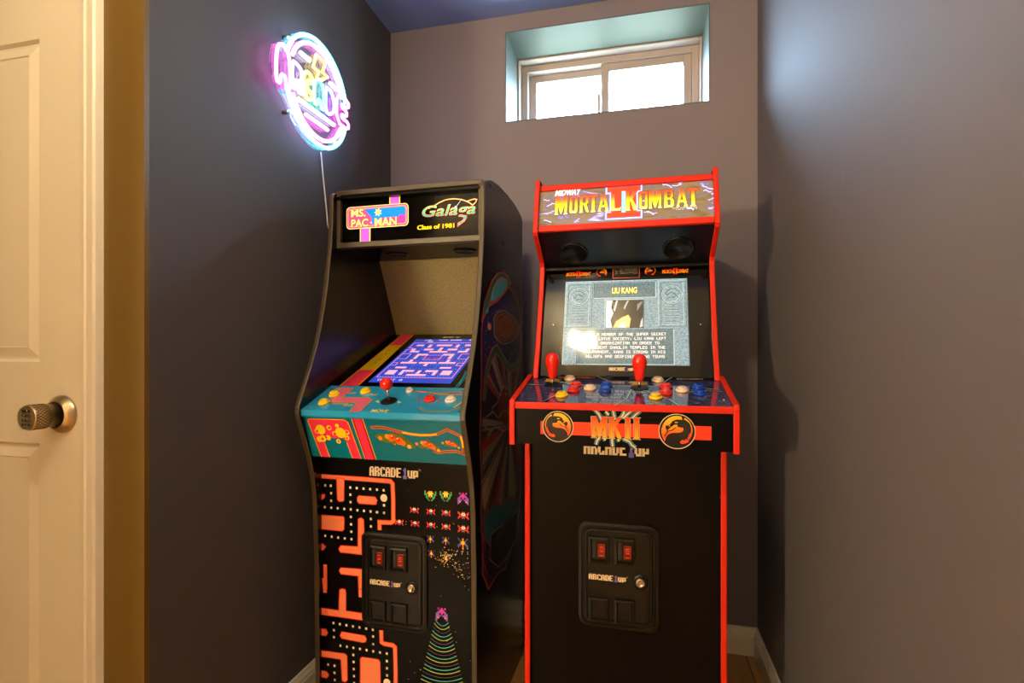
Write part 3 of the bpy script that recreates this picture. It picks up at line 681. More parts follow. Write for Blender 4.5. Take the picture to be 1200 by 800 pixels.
for pts, c in (([(775,106),(860,112),(930,124),(1020,130),(1105,126)], (226,150,40)), ([(860,112),(960,118),(1105,112)], (110,150,50)), ([(808,212),(835,235),(900,243),(1010,238),(1088,210)], (96,150,60)), ([(1040,215),(1095,178)], (225,205,40))):
    a.pstroke(z_(pts), .0055, (215,90,45), 1); a.pstroke(z_(pts), .0035, c, 2)
a.build('deck_print', art_mat('deck print', .14, coat=.4), cabL)
for (x, y), c in (((238,130),'yellow'),((170,184),'yellow'),((450,110),'yellow'),((878,163),'red'),((1018,168),'white')):
    button(FD, *FD.px(z_([(x,y)])[0]), c, cabL, .0155)
button(FD, *FD.px(z_([(742,106)])[0]), 'white', cabL, .0105)
joystick(FD, *FD.px(z_([(605,172)])[0]), cabL, False)
for x, y in ((75,208),(222,92),(1070,245),(1095,100)): c = FD.px(z_([(x,y)])[0]); bolt(FD.at(*c), FD.N, cabL, .0034)
# front of the deck
FF = face_frame((1.292,.775), (1.252,.893), TL); a = Art(FF); z_ = zoom(350,485,12)
PK, YO = (232,50,84), (250,165,40)
def band(pts, w=None): pass
arch_o = z_([(330,598),(132,90),(150,62),(640,78),(690,110),(715,160),(885,625)]); arch_i = z_([(760,615),(600,200),(560,180),(300,170),(440,600)])
a.ppoly(arch_o+z_([(762,617),(683,395),(625,340),(400,330),(372,402),(443,602)]), PK, 0)
for pts in (z_([(325,598),(130,90),(150,64),(640,80),(690,112),(712,160),(882,627)]),):
    a.pstroke(pts, .0042, (120,15,30), 1); a.pstroke(pts, .0026, YO, 2)
a.pstroke(z_([(440,602),(365,400)]), .0026, YO, 2); a.pstroke(z_([(760,617),(680,395)]), .0026, YO, 2)
a.ppoly(z_([(725,40),(905,42),(1095,640),(935,632)]), (120,15,30), 0); a.ppoly(z_([(762,40),(872,42),(1062,638),(955,634)]), PK, 1)
for l in ([(738,40),(940,632)],[(893,42),(1092,640)]): a.pstroke(z_(l), .0026, YO, 2)
# plain yellow flourish in place of the characters
for cx, cy, r in ((310,215,75),(430,190,38),(260,235,36),(590,260,80),(680,255,38),(505,270,34),(345,340,52),(420,330,40),(565,380,36),(685,330,34),(540,160,30),(300,350,48)):
    c = FF.px(z_([(cx,cy)])[0]); rr_ = r/12/430
    a.disc(c[0], c[1], rr_, (240,205,20), 3, 16)
for cx, cy, r in ((262,238,22),(435,190,24),(510,275,24),(680,250,24),(565,378,18),(685,335,18),(340,345,22),(392,325,18)):
    c = FF.px(z_([(cx,cy)])[0]); a.disc(c[0], c[1], r/12/430, (228,60,70), 4, 12)
z_ = zoom(430,490,10)
for pts, c in (([(45,108),(120,102),(200,108),(300,135),(415,162)], (120,75,40)), ([(415,162),(500,180),(620,195),(740,195),(820,185)], (240,190,20)), ([(820,185),(880,160),(940,132),(1010,165),(1100,205)], (120,85,30)), ([(1100,205),(1120,280),(1128,345)], (235,200,20)), ([(1128,345),(1140,415),(1050,385),(930,388),(830,400),(780,375)], (120,85,30))):
    a.pstroke(z_(pts), .0075, (232,90,35), 1); a.pstroke(z_(pts), .0042, c, 2)
for cx, cy, s_ in ((330,240,1),(715,305,.75),(985,292,.55)):
    wing = [(-240,-40),(-190,-60),(-60,-55),(0,-75),(80,-50),(210,60),(250,110),(180,110),(60,70),(-100,40),(-180,20)]
    if s_ < 1: wing = [(-150,30),(-90,-20),(0,-60),(90,-20),(200,50),(160,80),(0,60),(-120,60)]
    a.ppoly(z_([(cx+x*s_, cy+y*s_) for x, y in wing]), (92,108,30), 3)
    for dx, dy, r, cc in ((-42,-14,48,(238,96,26)),(52,22,48,(238,96,26)),(-90,-30,30,(240,140,30)),(95,48,34,(238,110,30)),(-30,-22,22,(225,30,20)),(38,8,22,(225,30,20)),(-38,-34,9,(255,240,225)),(30,-4,9,(255,240,225)),(-170,-10,26,(235,130,40)),(170,90,26,(235,180,40)),(0,-72,14,(150,25,30)),(30,-62,12,(150,25,30)),(0,60,12,(225,90,30))):
        c = FF.px(z_([(cx+dx*s_, cy+dy*s_)])[0]); a.disc(c[0], c[1], r*s_/10/430, cc, 4 + (0 if r > 25 else 1) + (1 if r < 10 else 0), 14)
a.build('deck_front_print', art_mat('deck front print', .2, coat=.3), cabL)

# maze screen and its bezel art
FB = Frame(TL(Vector((0,1.383,.9600))), (TL(Vector((1,0,0)))-TL(Vector((0,0,0)))), TL(Vector((0,1.80,1.1268)))-TL(Vector((0,1.383,.9600))))
a = Art(FB); z_ = zoom(340,340,3.636)
def lerp(p, q, t): return (p[0]+(q[0]-p[0])*t, p[1]+(q[1]-p[1])*t)
A0, B0, A1, B1 = [FB.px(p) for p in z_([(213,407),(290,407),(480,187),(530,187)])]
for t0, t1, cc in ((0,.26,(222,50,84)),(.26,.74,(196,170,14)),(.74,1,(222,50,84))):
    a.poly([lerp(A0,A1,t0), lerp(B0,B1,t0), lerp(B0,B1,t1), lerp(A0,A1,t1)], cc, 0)
for p, q in ((A0,A1),(B0,B1)): a.stroke([p,q], .005, (120,20,20), 1); a.stroke([p,q], .003, (240,170,30), 2)
for t, w in ((.38,.5),(.45,.6),(.56,.4),(.62,.5)):
    c = lerp(lerp(A0,A1,t), lerp(B0,B1,t), .5); a.stroke([(c[0]-.012*w,c[1]-.004),(c[0],c[1]+.004),(c[0]+.012*w,c[1]-.002)], .002, (60,60,10), 2)
for l in ([(703,416),(735,375),(748,345),(758,355),(775,320)], [(712,416),(742,380),(770,335)], [(720,400),(775,318)]): a.pstroke(z_(l), .0022, (0,150,185), 1)
a.build('bezel_print', art_mat('bezel print', .1), cabL); a = Art(FB)
q = [FB.px(p) for p in z_([(650,203),(722,203)])]; maker_mark(a, q[0][0], q[0][1], q[1][0], q[0][1]+.010, 1)
a.build('maker_lettering', art_mat('bezel print', .1), cabL)
tl, bl, br = [FB.px(p) for p in ((487.5,397.9),(431.9,447.9),(527.8,449.8))]
su0, su1, sv0, sv1 = (tl[0]+bl[0])/2, br[0], (bl[1]+br[1])/2, tl[1]
a = Art(FB, 3); a.rect(su0, sv0, su1, sv1, (40,66,196), 0)
W_, H_ = su1-su0, sv1-sv0
GX, GY = 28, 34
def g(x, y): return (su0+W_*x/GX, sv1-H_*y/GY)
PNK, ROSE = (240,180,214), (190,80,150)
blocks = []
def blk(x, y, w, h):
    for xx in ((x,) if abs(x+w/2-14) < .01 else (x, 28-x-w)): blocks.append((xx,y,w,h))
for b in ((3,5,3,1.3),(8,5,1.2,2.6),(11,5,6,1.3),(3,8.6,1.3,3),(3,10.4,3.6,1.2),(7.6,8.6,3.6,1.4),(13.4,7.6,1.2,3.6),(10.6,10.6,6.8,1.2),(7,13,1.2,4),(7,13,4.2,1.2),(4,19.4,6,1.2),(6.6,17.6,1.2,2.4),(10.8,19.4,6.4,1.2),(13.4,19.4,1.2,3),(4,23,4,1.2),(2.6,25.6,3.4,3),(7.6,25.4,1.2,3.4),(7.6,25.4,4.4,1.2),(10.6,28.2,6.8,1.2),(13.4,25.6,1.2,3.2)): blk(*b)
for (x, y, w, h) in blocks:
    p, q = g(x, y+h), g(x+w, y); a.rect(p[0]-.0006, p[1]-.0006, q[0]+.0006, q[1]+.0006, ROSE, 1); a.rect(p[0]+.0003, p[1]+.0003, q[0]-.0003, q[1]-.0003, PNK, 2)
def outline(pts, w=.0016): a.stroke([g(*p) for p in pts], w+.001, ROSE, 1, True); a.stroke([g(*p) for p in pts], w, PNK, 2, True)
outline([(1,3.4),(27,3.4),(27,8),(25.4,8),(25.4,9.4),(27,9.4),(27,30.6),(1,30.6),(1,9.4),(2.6,9.4),(2.6,8),(1,8)])
outline([(11,14),(17,14),(17,17.6),(11,17.6)]); outline([(1,13),(4.4,13),(4.4,17),(1,17)]); outline([(27,13),(23.6,13),(23.6,17),(27,17)]); outline([(1,20),(3,20),(3,22),(1,22)]); outline([(27,20),(25,20),(25,22),(27,22)])
for y in [4.3,7.6,9.3,12.2,18.6,21.6,24.4,27.2,29.8]+[]:
    x = 1.9
    while x < 26.4:
        if not any(bx0-.4 < x < bx0+bw+.4 and by-.3 < y < by+bh+.3 for bx0, by, bw, bh in blocks):
            p = g(x, y); a.rect(p[0]-.0011, p[1]-.0011, p[0]+.0011, p[1]+.0011, (120,215,255), 1)
        x += 1.0
for x in (6.3,9.7,18.3,21.7):
    y = 5
    while y < 30:
        if not any(bx0-.4 < x < bx0+bw+.4 and by-.3 < y < by+bh+.3 for bx0, by, bw, bh in blocks):
            p = g(x, y); a.rect(p[0]-.0011, p[1]-.0011, p[0]+.0011, p[1]+.0011, (120,215,255), 1)
        y += 1.2
def st(txt, x, y, w, h, c): p, q = g(x, y+h), g(x+w, y); pixtext(a, txt, p[0], p[1], q[0], q[1], c, 3)
st('1UP', 4, .5, 3, 1, (240,245,255)); st('HIGH SCORE', 10, .5, 9, 1, (240,245,255)); st('2UP', 22, .5, 3, 1, (240,245,255)); st('00', 6, 1.8, 2, 1, (240,245,255))
st('CREDIT', 2.5, 31.8, 6, 1.1, (240,245,255)); st('0', 10, 31.8, 1, 1.1, (240,245,255)); st('GAME', 10.4, 16.2, 3.2, .9, (235,50,90)); st('OVER', 14.6, 16.2, 3.2, .9, (235,50,90))
a.build('screen', A_SCREEN, cabL, label='lit blue screen with pink maze blocks')

# lower front panel print
FP = face_frame((1.335,0), (1.335,.775), TL); a = Art(FP); z_ = zoom(370,550,5.714)
OG, OGR = (226,122,82), (215,40,14)
def mz(z, pts, w=.0115): 
    P = [FP.px(p) for p in z(pts)]; a.stroke(P, w+.0045, OGR, 0); a.stroke(P, w, OG, 1)
def mzp(z, pts):
    P = [FP.px(p) for p in z(pts)]; a.poly(P, OG, 1); a.stroke(P, .0025, OGR, 2, True)
mz(z_, [(8,42),(120,50),(300,62),(500,78),(515,95),(520,200),(520,345),(505,355),(428,352),(428,405)], .0085)
mzp(z_, [(140,55),(192,58),(190,205),(180,213),(158,213),(147,200)])
mzp(z_, [(290,175),(398,183),(412,205),(405,232),(388,233),(290,226),(278,208),(280,185)])
mzp(z_, [(15,302),(185,314),(193,325),(190,400),(178,410),(15,395)])
mzp(z_, [(8,165),(15,170),(62,165),(62,185),(45,200),(8,195)]); mzp(z_, [(8,500),(50,495),(68,515),(52,538),(8,535)])
mzp(z_, [(285,332),(305,322),(322,335),(325,420),(308,440),(308,568),(165,552),(155,530),(168,508),(284,514)])
mz(z_, [(64,635),(66,800)], .0085)
mzp(z_, [(168,655),(340,668),(340,800),(290,800),(288,712),(170,698),(157,675)])
z2 = zoom(370,680,6.667)
mz(z2, [(64,-20),(75,95)], .0085); mz(z2, [(345,-30),(352,130)], .0085)
mzp(z2, [(35,212),(182,232),(187,72),(205,62),(232,68),(237,95),(238,235),(368,255),(370,308),(35,262)])
mzp(z2, [(205,398),(385,430),(398,455),(390,478),(368,482),(205,450),(192,428)])
mzp(z2, [(40,375),(80,378),(95,405),(82,430),(40,425)]); mzp(z2, [(40,700),(85,708),(103,735),(88,760),(40,750)])
mzp(z2, [(40,545),(230,570),(246,590),(248,775),(232,790),(208,782),(198,620),(190,612),(40,590)])
mzp(z2, [(362,596),(490,615),(504,635),(508,900),(350,900),(350,610)])
mz(z2, [(513,388),(515,480),(535,493),(605,505),(620,520),(625,700),(625,1100)], .0085)
mz(z2, [(40,860),(130,870),(130,1100)], .0115)
DOT = (226,204,170)
def dots(z, p, q, n_):
    P, Q = [FP.px(x) for x in z([p, q])]
    for i in range(n_):
        t0 = i/max(1, n_-1); u = P[0]+(Q[0]-P[0])*t0; v = P[1]+(Q[1]-P[1])*t0; a.rect(u-.003, v-.0032, u+.003, v+.0032, DOT, 1)
for p, q, n_ in (((28,103),(102,108),3),((104,158),(104,208),2),((232,120),(456,138),6),((233,168),(240,465),7),((62,251),(192,263),4),((280,272),(458,289),5),((458,239),(458,240),1),((370,330),(371,380),2),((65,443),(195,460),4),((410,285),(412,286),1)): dots(z_, p, q, n_)
for p, q, n_ in (((140,331),(447,383),7),((143,386),(143,441),2),((194,507),(556,570),8),((449,436),(450,495),2),((295,580),(302,800),5),((98,655),(148,664),2),((148,720),(150,775),2),((557,628),(558,740),3)): dots(z2, p, q, n_)
for z, p in ((z_, (457,190)), (z2, (558,795))): c = FP.px(z([p])[0]); a.disc(c[0], c[1], .0105, DOT, 1, 12)
q = [FP.px(p) for p in ((433,557),(492,557.5),(433,546))]; maker_mark(a, q[0][0], q[0][1], q[1][0], q[2][1], 1)
BUGS = {'crab': ['r...r.r...r','rr..www..rr','.rrwwbww.rr','.r..www..r.','.rrr.b.rrr.','rr..rbr..rr','r...b.b...r'], 'moth': ['g..ooo..g','g.oyyyo.g','gg.yyy.gg','.g.yry.g.','.gg.r.gg.','..g...g..','...g.g...'],
        'fly': ['b..o..b','.b.o.b.','..oyo..','.boyob.','bb.o.bb','b..r..b','...o...'], 'bat': ['.m.m.m.','..mmm..','.pmmmp.','pp.m.pp','ppp.ppp','pk...kp','p.....p']}
BC = dict(r=(228,52,24), w=(240,230,220), b=(70,70,170), g=(60,150,100), o=(240,150,40), y=(245,220,50), m=(200,50,170), p=(130,80,190), k=(240,120,170))
def bug(kind, z, p, w, alt=None):
    rows = BUGS[kind]; c = FP.px(z([p])[0]); s_ = w/len(rows[0]); u = c[0]-w/2; v = c[1]+s_*len(rows)/2
    for r, row in enumerate(rows):
        for k, ch in enumerate(row):
            if ch != '.': a.rect(u+k*s_, v-(r+1)*s_, u+(k+1)*s_, v-r*s_, BC[ch], 1)
z3 = zoom(450,560,6.664)
for p in ((363,140),(483,143)): bug('moth', z3, p, .034)
bug('bat', z3, (618,160), .031)
for p in ((237,250),(367,262),(485,272),(120,345),(243,355),(367,367),(485,380)): bug('crab', z3, p, .0245)
for p in ((620,292),(620,397)): bug('crab', z3, p, .030)
for p, w in (((363,478),.019),((483,490),.020),((617,512),.028),((370,592),.019)): bug('fly', z3, p, w)
random.seed(11)
for k in range(120):
    r = abs(random.gauss(0,1))*38; t0 = random.random()*6.283; c = FP.px(z3([(487+r*math.cos(t0), 625+r*math.sin(t0)*1.1)])[0]); a.rect(c[0]-.0009, c[1]-.0009, c[0]+.0009, c[1]+.0009, random.choice([(245,225,120),(240,200,60),(230,90,40),(250,240,220)]), 1)
for k in range(46):
    c = FP.px(z3([(random.uniform(530,670), random.uniform(545,790))])[0]); a.rect(c[0]-.0009, c[1]-.0009, c[0]+.0009, c[1]+.0009, random.choice([(245,225,120),(230,70,40),(250,240,220)]), 1)
for k in range(34):
    c = FP.px((random.uniform(475,552), random.uniform(550,798))); a.rect(c[0]-.0008, c[1]-.0008, c[0]+.0008, c[1]+.0008, random.choice([(200,190,150),(190,60,40),(220,215,205),(190,200,90)]), 1)
z4 = zoom(470,680,6.667); bug('bat', z4, (318,262), .034)
for i in range(22):
    yy = 320+i*29; hw = 52+i*7.0; cc = [(60,150,150),(150,165,70),(70,40,90)][i%3]
    pts = [(320+hw*t0+i*2.2*0, yy+ (1-t0*t0)*38*(1 if i > 0 else 1) + 12*t0 - 6) for t0 in [j/6-1 for j in range(13)]]
    a.pstroke(z4(pts), .0022 if i%3 < 2 else .0016, cc, 1)
a.build('lower_print', A_PRINT, cabL)
cc_ = FP.px((464,682)); coin_door(FP, -.0, .436, cabL)

# outer side artwork of the left cabinet (planets, stripes, script badge)
FS = Frame(TL(Vector((XO,0,0))), TL(Vector((0,1,0)))-TL(Vector((0,0,0))), (0,0,1))
a = Art(FS, 2, 2.6)
RD, GN, TLc, NV, GR = (150,52,44), (30,82,52), (40,120,140), (26,20,66), (120,108,92)
z_ = zoom(530,300,8)
body = [(564,384),(567,366),(573,350),(581,340),(592,335),(598,338),(603,345),(607,356),(609.3,380),(609.5,440),(609.5,520),(609,580),(606,612),(600,640),(592,665),(583,672),(572,690),(565,672),(565,640),(563,600),(564,560),(562,520),(563,470),(564,430)]
a.ppoly(body, (22,16,34), 0); a.pstroke(body, .006, RD, 1, True)
a.ppoly([(566,384),(572,366),(584,352),(596,345),(603,356),(608,372),(609,428),(600,436),(590,424),(580,412),(573,424),(568,446),(566,420)], NV, 1)
random.seed(5)
for k in range(90):
    p = (random.uniform(568,608), random.uniform(352,425)); c = FS.px(p); a.rect(c[0]-.0022, c[1]-.0014, c[0]+.0022, c[1]+.0014, (170,180,205), 2)
a.ppoly(z_([(300,430),(330,330),(370,230),(420,165),(470,150),(520,190),(545,250),(515,305),(430,410),(340,470),(290,560)]), GN, 2)
a.pstroke(z_([(270,615),(300,430),(330,330),(370,230),(420,165),(470,150),(520,190),(545,250),(515,305),(430,410),(340,470),(290,580)]), .006, RD, 3)
a.ppoly(z_([(350,430),(375,310),(420,230),(460,200),(505,220),(520,280),(480,350),(400,420)]), TLc, 3)
a.pstroke(z_([(350,430),(375,310),(420,230),(460,200),(505,220),(520,280),(480,350),(400,420)]), .005, RD, 4, True)
a.ppoly(z_([(305,520),(320,480),(340,500),(325,540)]), TLc, 3)
c = FS.px(z_([(345,660)])[0]); a.disc(c[0], c[1], .020, GR, 3, 18, .011); a.disc(c[0], c[1], .014, (190,80,50), 4, 18, .008)
q0 = FS.px((579,378)); q1 = FS.px((606,384)); cy = (FS.px((592,365))[1]+FS.px((592,402))[1])/2; cx = (q0[0]+q1[0])/2; rx = (q1[0]-q0[0])/2
for k, (s_, cc) in enumerate(((1.15,(110,100,100)),(1.03,(16,10,14)),(.95,(130,66,44)),(.84,(16,10,14)),(.78,(118,70,50)))):
    a.poly([(cx+rx*s_*math.cos(t0)*(1+.08*math.cos(5*t0)), cy+.045*s_*math.sin(t0)*(1+.1*math.cos(3*t0))) for t0 in [2*math.pi*i/30 for i in range(30)]], cc, 3+k)
outlined(a, 'Galaga', cx-rx*.7, cy-.022, cx+rx*.75, cy+.026, (200,110,70), (14,8,10), 9, grow=.002, bold=.02)
# sweeping green ribbon and rays
ctr = (597,487)
rays = [((566,450),(567,462)),((568,470),(567,482))]
cols = [(110,30,36),(40,22,72),(120,112,104),(20,12,20)]
top = [(568,446),(571,432),(575,422),(580,416),(585,420),(590,428),(594,434),(599,437),(604,435),(609,430)]
for i in range(len(top)-1):
    a.ppoly([top[i], top[i+1], (ctr[0]+2, ctr[1]), (ctr[0]-2, ctr[1])], cols[i%4], 2)
    m_ = lerp(top[i], top[i+1], .6); m2 = lerp(top[i], top[i+1], .8); a.ppoly([m_, m2, ctr], cols[(i+2)%4], 3)
bot = [(565,490),(565,505),(564,520),(565,535),(565,552),(565,570),(565,590),(569,604),(575,604),(582,602),(590,600),(597,598),(602,585),(606,570),(609,550),(609,525),(609,505)]
cols = [(112,100,82),(20,10,14),(120,20,24),(112,100,82),(20,12,24),(126,112,92)]
for i in range(len(bot)-1): 
    a.ppoly([bot[i], bot[i+1], (ctr[0]+1, ctr[1]+12), (ctr[0]-1, ctr[1]+8)], cols[i%6], 2)
    m_ = lerp(bot[i], bot[i+1], .65); m2 = lerp(bot[i], bot[i+1], .85); a.ppoly([m_, m2, (ctr[0],ctr[1]+10)], cols[(i+1)%6], 3)
for pts, w, cc, l in (([(567,470),(568,448),(571,430),(576,415),(581,409),(586,415),(591,425),(597,431),(603,430),(609,424)], .030, RD, 4), ([(567,470),(568,448),(571,430),(576,415),(581,409),(586,415),(591,425),(597,431),(603,430),(609,424)], .021, GN, 5)):
    a.pstroke(pts, w, cc, l)
for pts in ([(575,487),(576,478),(583,470),(586,458),(590,452),(595,456),(600,470),(606,480)], [(568,489),(577,482),(583,490),(590,480),(600,486)], [(588,455),(590,430),(593,452)], [(570,510),(580,500),(590,505),(600,498)], [(567,500),(575,505),(571,515)]):
    a.pstroke(pts, .0045, (130,118,108), 6)
a.ppoly([(584,462),(590,455),(596,462),(598,485),(592,500),(584,490)], (96,28,22), 4)
for p in ((586,462),(592,462)): c = FS.px(p); a.disc(c[0], c[1], .005, (190,180,170), 7, 10, .004)
cl = [(566,610),(568,600),(573,598),(576,590),(582,588),(587,594),(592,585),(599,582),(606,590),(608,600),(600,625),(590,640),(575,640),(567,630)]
a.ppoly(cl, (24,76,88), 4); a.pstroke(cl, .006, (110,40,34), 5, True)
bd = [(573,655),(575,625),(592,612),(606,598),(604,630),(594,652),(583,664)]
a.ppoly(bd, (10,8,10), 6); a.pstroke(bd, .0045, (118,108,98), 7, True)
q0 = FS.px((578,648)); q1 = FS.px((602,612)); outlined(a, 'Galaga', q0[0], q0[1]+.004, q1[0], q0[1]+.036, (40,30,28), (120,108,98), 8, grow=.0018, bold=.01, rise=.05)
a.pstroke([(571,690),(570,672),(565,655),(568,640),(563,620),(566,600)], .006, (120,30,26), 7)
a.build('side_print', A_SIDE, spR)
for p in ((575,217),(589.6,285),(606.5,337),(606.8,352)): c = FS.px(p); bolt(FS.at(*c), FS.N, spR, .0055)

# ------------------------------------------------------------------ right cabinet: red edges, fighter screen
cabR = thing('arcade_cabinet', (-.042, 1.6, 0), 0, 'black arcade cabinet with red edge trim, lit title marquee and two red bat joysticks', 'arcade machine')
def TR(p): return Vector((p[0]-.042, p[1], p[2]))
profR = [(1.333,0),(1.333,.90),(1.36,.93),(1.442,.990),(1.448,1.01),(1.478,1.08),(1.505,1.16),(1.530,1.24),(1.545,1.295),(1.545,1.312),(1.538,1.325),(1.441,1.384),(1.437,1.392),(1.438,1.400),(1.476,1.538),(1.480,1.545),
         (1.50,1.544),(1.765,1.490),(1.86,1.43),(1.88,1.38),(1.88,0)]
RX0, RX1 = -.2445, .240; RI0, RI1 = RX0+.012, RX1-.012
for x0, x1 in ((RX1,RI1),(RX0,RI0)): side_panel(profR, x0, x1, TR, cabR, M_BLACK, M_RED, len(profR), .003)
slab(MB(), (1.345,0), (1.345,.90), .012, RI0, RI1, TR).build('lower_panel', M_BLACK, cabR)
slab(MB(), (1.462,.996), (1.570,1.306), .006, RI0, RI1, TR).build('monitor_bezel', M_GLOSS, cabR)
slab(MB(), (1.568,1.308), (1.450,1.390), .010, RI0, RI1, TR).build('speaker_panel', mat('near black navy laminate', (10,11,20), .3), cabR)
slab(MB(), (1.86,.02), (1.86,1.40), .01, RI0, RI1, TR).build('back_panel', M_BLACK, cabR)
m = MB(); m.prism([TR(Vector((RI0,y,z))) for y, z in ((1.49,1.535),(1.76,1.480),(1.855,1.42),(1.85,1.41),(1.755,1.470),(1.49,1.524))], Vector((RI1-RI0,0,0))); m.build('top_panel', M_BLACK, cabR)
# marquee bars follow the lean of the marquee
dM = (Vector((1.476,1.538))-Vector((1.438,1.40))).normalized()
def onM(s_, inn): p = Vector((1.438,1.40))+dM*s_; n_ = Vector((dM.y,-dM.x)); return p+n_*inn
for s0, s1 in ((-.004,.014),(.122,.139)):
    pts = [onM(s0,.006), onM(s1,.006), onM(s1,.03), onM(s0,.03)]
    MB().prism([TR(Vector((RI0,p.x,p.y))) for p in pts], Vector((RI1-RI0,0,0))).build('marquee_bar', M_RED, cabR, bevel=.0015)
MKM = ramp_mat('stormy marquee film', [(0,(40,34,28)),(.40,(112,98,72)),(.50,(128,112,84)),(.60,(110,100,120)),(.66,(150,140,220)),(.74,(225,225,255))], 10, .12, es=.55, dist=1.6, stretch=(1,1,3.4))
p0, p1 = onM(.010,.012), onM(.126,.012)
mqR = slab(MB(), tuple(p0), tuple(p1), .005, RI0, RI1, TR).build('marquee', MKM, cabR)
FN = face_frame(tuple(p0), tuple(p1), TR); a = Art(FN, 2); z_ = zoom(630,190,5.4545)
ub0, vb0 = FN.px(z_([(110,338)])[0]); ub1, vb1 = FN.px(z_([(1020,279)])[0]); ut, vt = FN.px(z_([(150,225)])[0]); ut1, vt1 = FN.px(z_([(1000,165)])[0])
vlo, vhi = (vb0+vb1)/2, (vt+vt1)/2
def U_(x): 
    yy = 337-(x-110)*.0648-50; return FN.px(z_([(x,yy)])[0])[0]
# big numeral
def II(a, x0, x1, w0, w1, cols, lay, e=0):
    w = x1-x0; h = w1-w0; b_ = h*.15
    for pi_, P in enumerate(([(x0-e,w1-b_-e),(x1+e,w1-b_-e),(x1+e,w1+e),(x0-e,w1+e)], [(x0-e,w0-e),(x1+e,w0-e),(x1+e,w0+b_+e),(x0-e,w0+b_+e)],
              [(x0+w*.13-e,w0),(x0+w*.42+e,w0),(x0+w*.42+e,w1),(x0+w*.13-e,w1)], [(x0+w*.58-e,w0),(x0+w*.87+e,w0),(x0+w*.87+e,w1),(x0+w*.58-e,w1)])):
        a.poly(P, cols, lay+.15*pi_)
x0, x1 = U_(447), U_(655); w0 = FN.px(z_([(545,352)])[0])[1]; w1 = FN.px(z_([(545,158)])[0])[1]
II(a, x0, x1, w0, w1, (150,150,255), 0, .0065); II(a, x0, x1, w0, w1, (215,235,255), 1, .0045); II(a, x0, x1, w0, w1, (50,70,170), 2, .0018)
a.rect(x0+(x1-x0)*.44, w0+.012, x0+(x1-x0)*.56, w1-.012, (150,225,250), 3)
II(a, x0, x1, w0, w1, (236,66,26), 4)
its = [('M',110,193),('O',203,257),('R',266,328),('T',324,388),('A',384,458),('L',466,534),('K',558,642),('O',646,706),('M',708,794),('B',804,872),('A',884,960),('T',956,1030)]
its = [(c, U_(x), U_(y)) for c, x, y in its]
its = [(c, x, y, vlo-.002, vhi+.003) if c in 'MK' and i in (0,6) else (c, x, y, vlo, vhi) for i, (c, x, y) in enumerate(its)]
GRAD = [(0,(250,245,150)),(.3,(250,235,60)),(.55,(250,190,30)),(.8,(240,100,40)),(1,(232,72,48))]
serif_text(a, its, vlo, vhi, GRAD, 5, line=(40,20,10), grow=.0011)
q = bx(FN, z_, (112,200), (280,190), (190,176), (190,216)); text(a, 'MIDWAY', *q, (250,250,255), 8, bold=.03, shear=.3)
random.seed(21)
for (x, y, sc0) in ((40,240,1),(60,285,1.2),(50,330,1),(90,310,.8),(40,375,1),(290,160,.8),(250,378,.5),(690,130,1),(800,140,1.3),(860,150,1.2),(900,135,1),(1050,150,1.2),(1090,165,1.4),(1060,185,1.2),(1110,200,1),(1090,245,1),(700,325,1.2),(730,330,1),(680,320,1),(950,290,1.4),(640,140,1)):
    p = (x, y); P = [p]
    for k in range(5): p = (p[0]+random.uniform(2,14)*sc0, p[1]+random.uniform(-7,7)*sc0); P.append(p)
    u_ = [FN.px(t0) for t0 in z_(P)]; u_ = [(min(max(s[0],RI0-.0),RI1), min(max(s[1],.003),.113)) for s in u_]
    a.stroke(u_, .0032*sc0, (140,130,225), .4); a.stroke(u_, .0014*sc0, (215,220,255), .7)
for i, (xx, yy, ww) in enumerate(((860,298,160),(885,306,135))):
    c = FN.px(z_([(xx,yy)])[0]); c2 = FN.px(z_([(xx+ww,yy-10)])[0]); n_ = 22
    for k in range(n_): 
        if random.random() < .8: a.rect(c[0]+(c2[0]-c[0])*k/n_, c[1]-.0008, c[0]+(c2[0]-c[0])*(k+.75)/n_, c[1]+.0010, (220,220,225), 9)
a.build('marquee_print', A_LIT2, mqR)
# speakers under the marquee
SP = Frame(TR(Vector((0,1.568,1.308))), (1,0,0), Vector((0,1.450-1.568,1.390-1.308)))
for p in ((672,297),(795,291)): speaker_grille(SP, *SP.px(p), .043, cabR)
slab(MB(), (1.556,1.302), (1.5545,1.309), .012, RI0, RI1, TR).build('bezel_lip', M_PLAST, cabR)

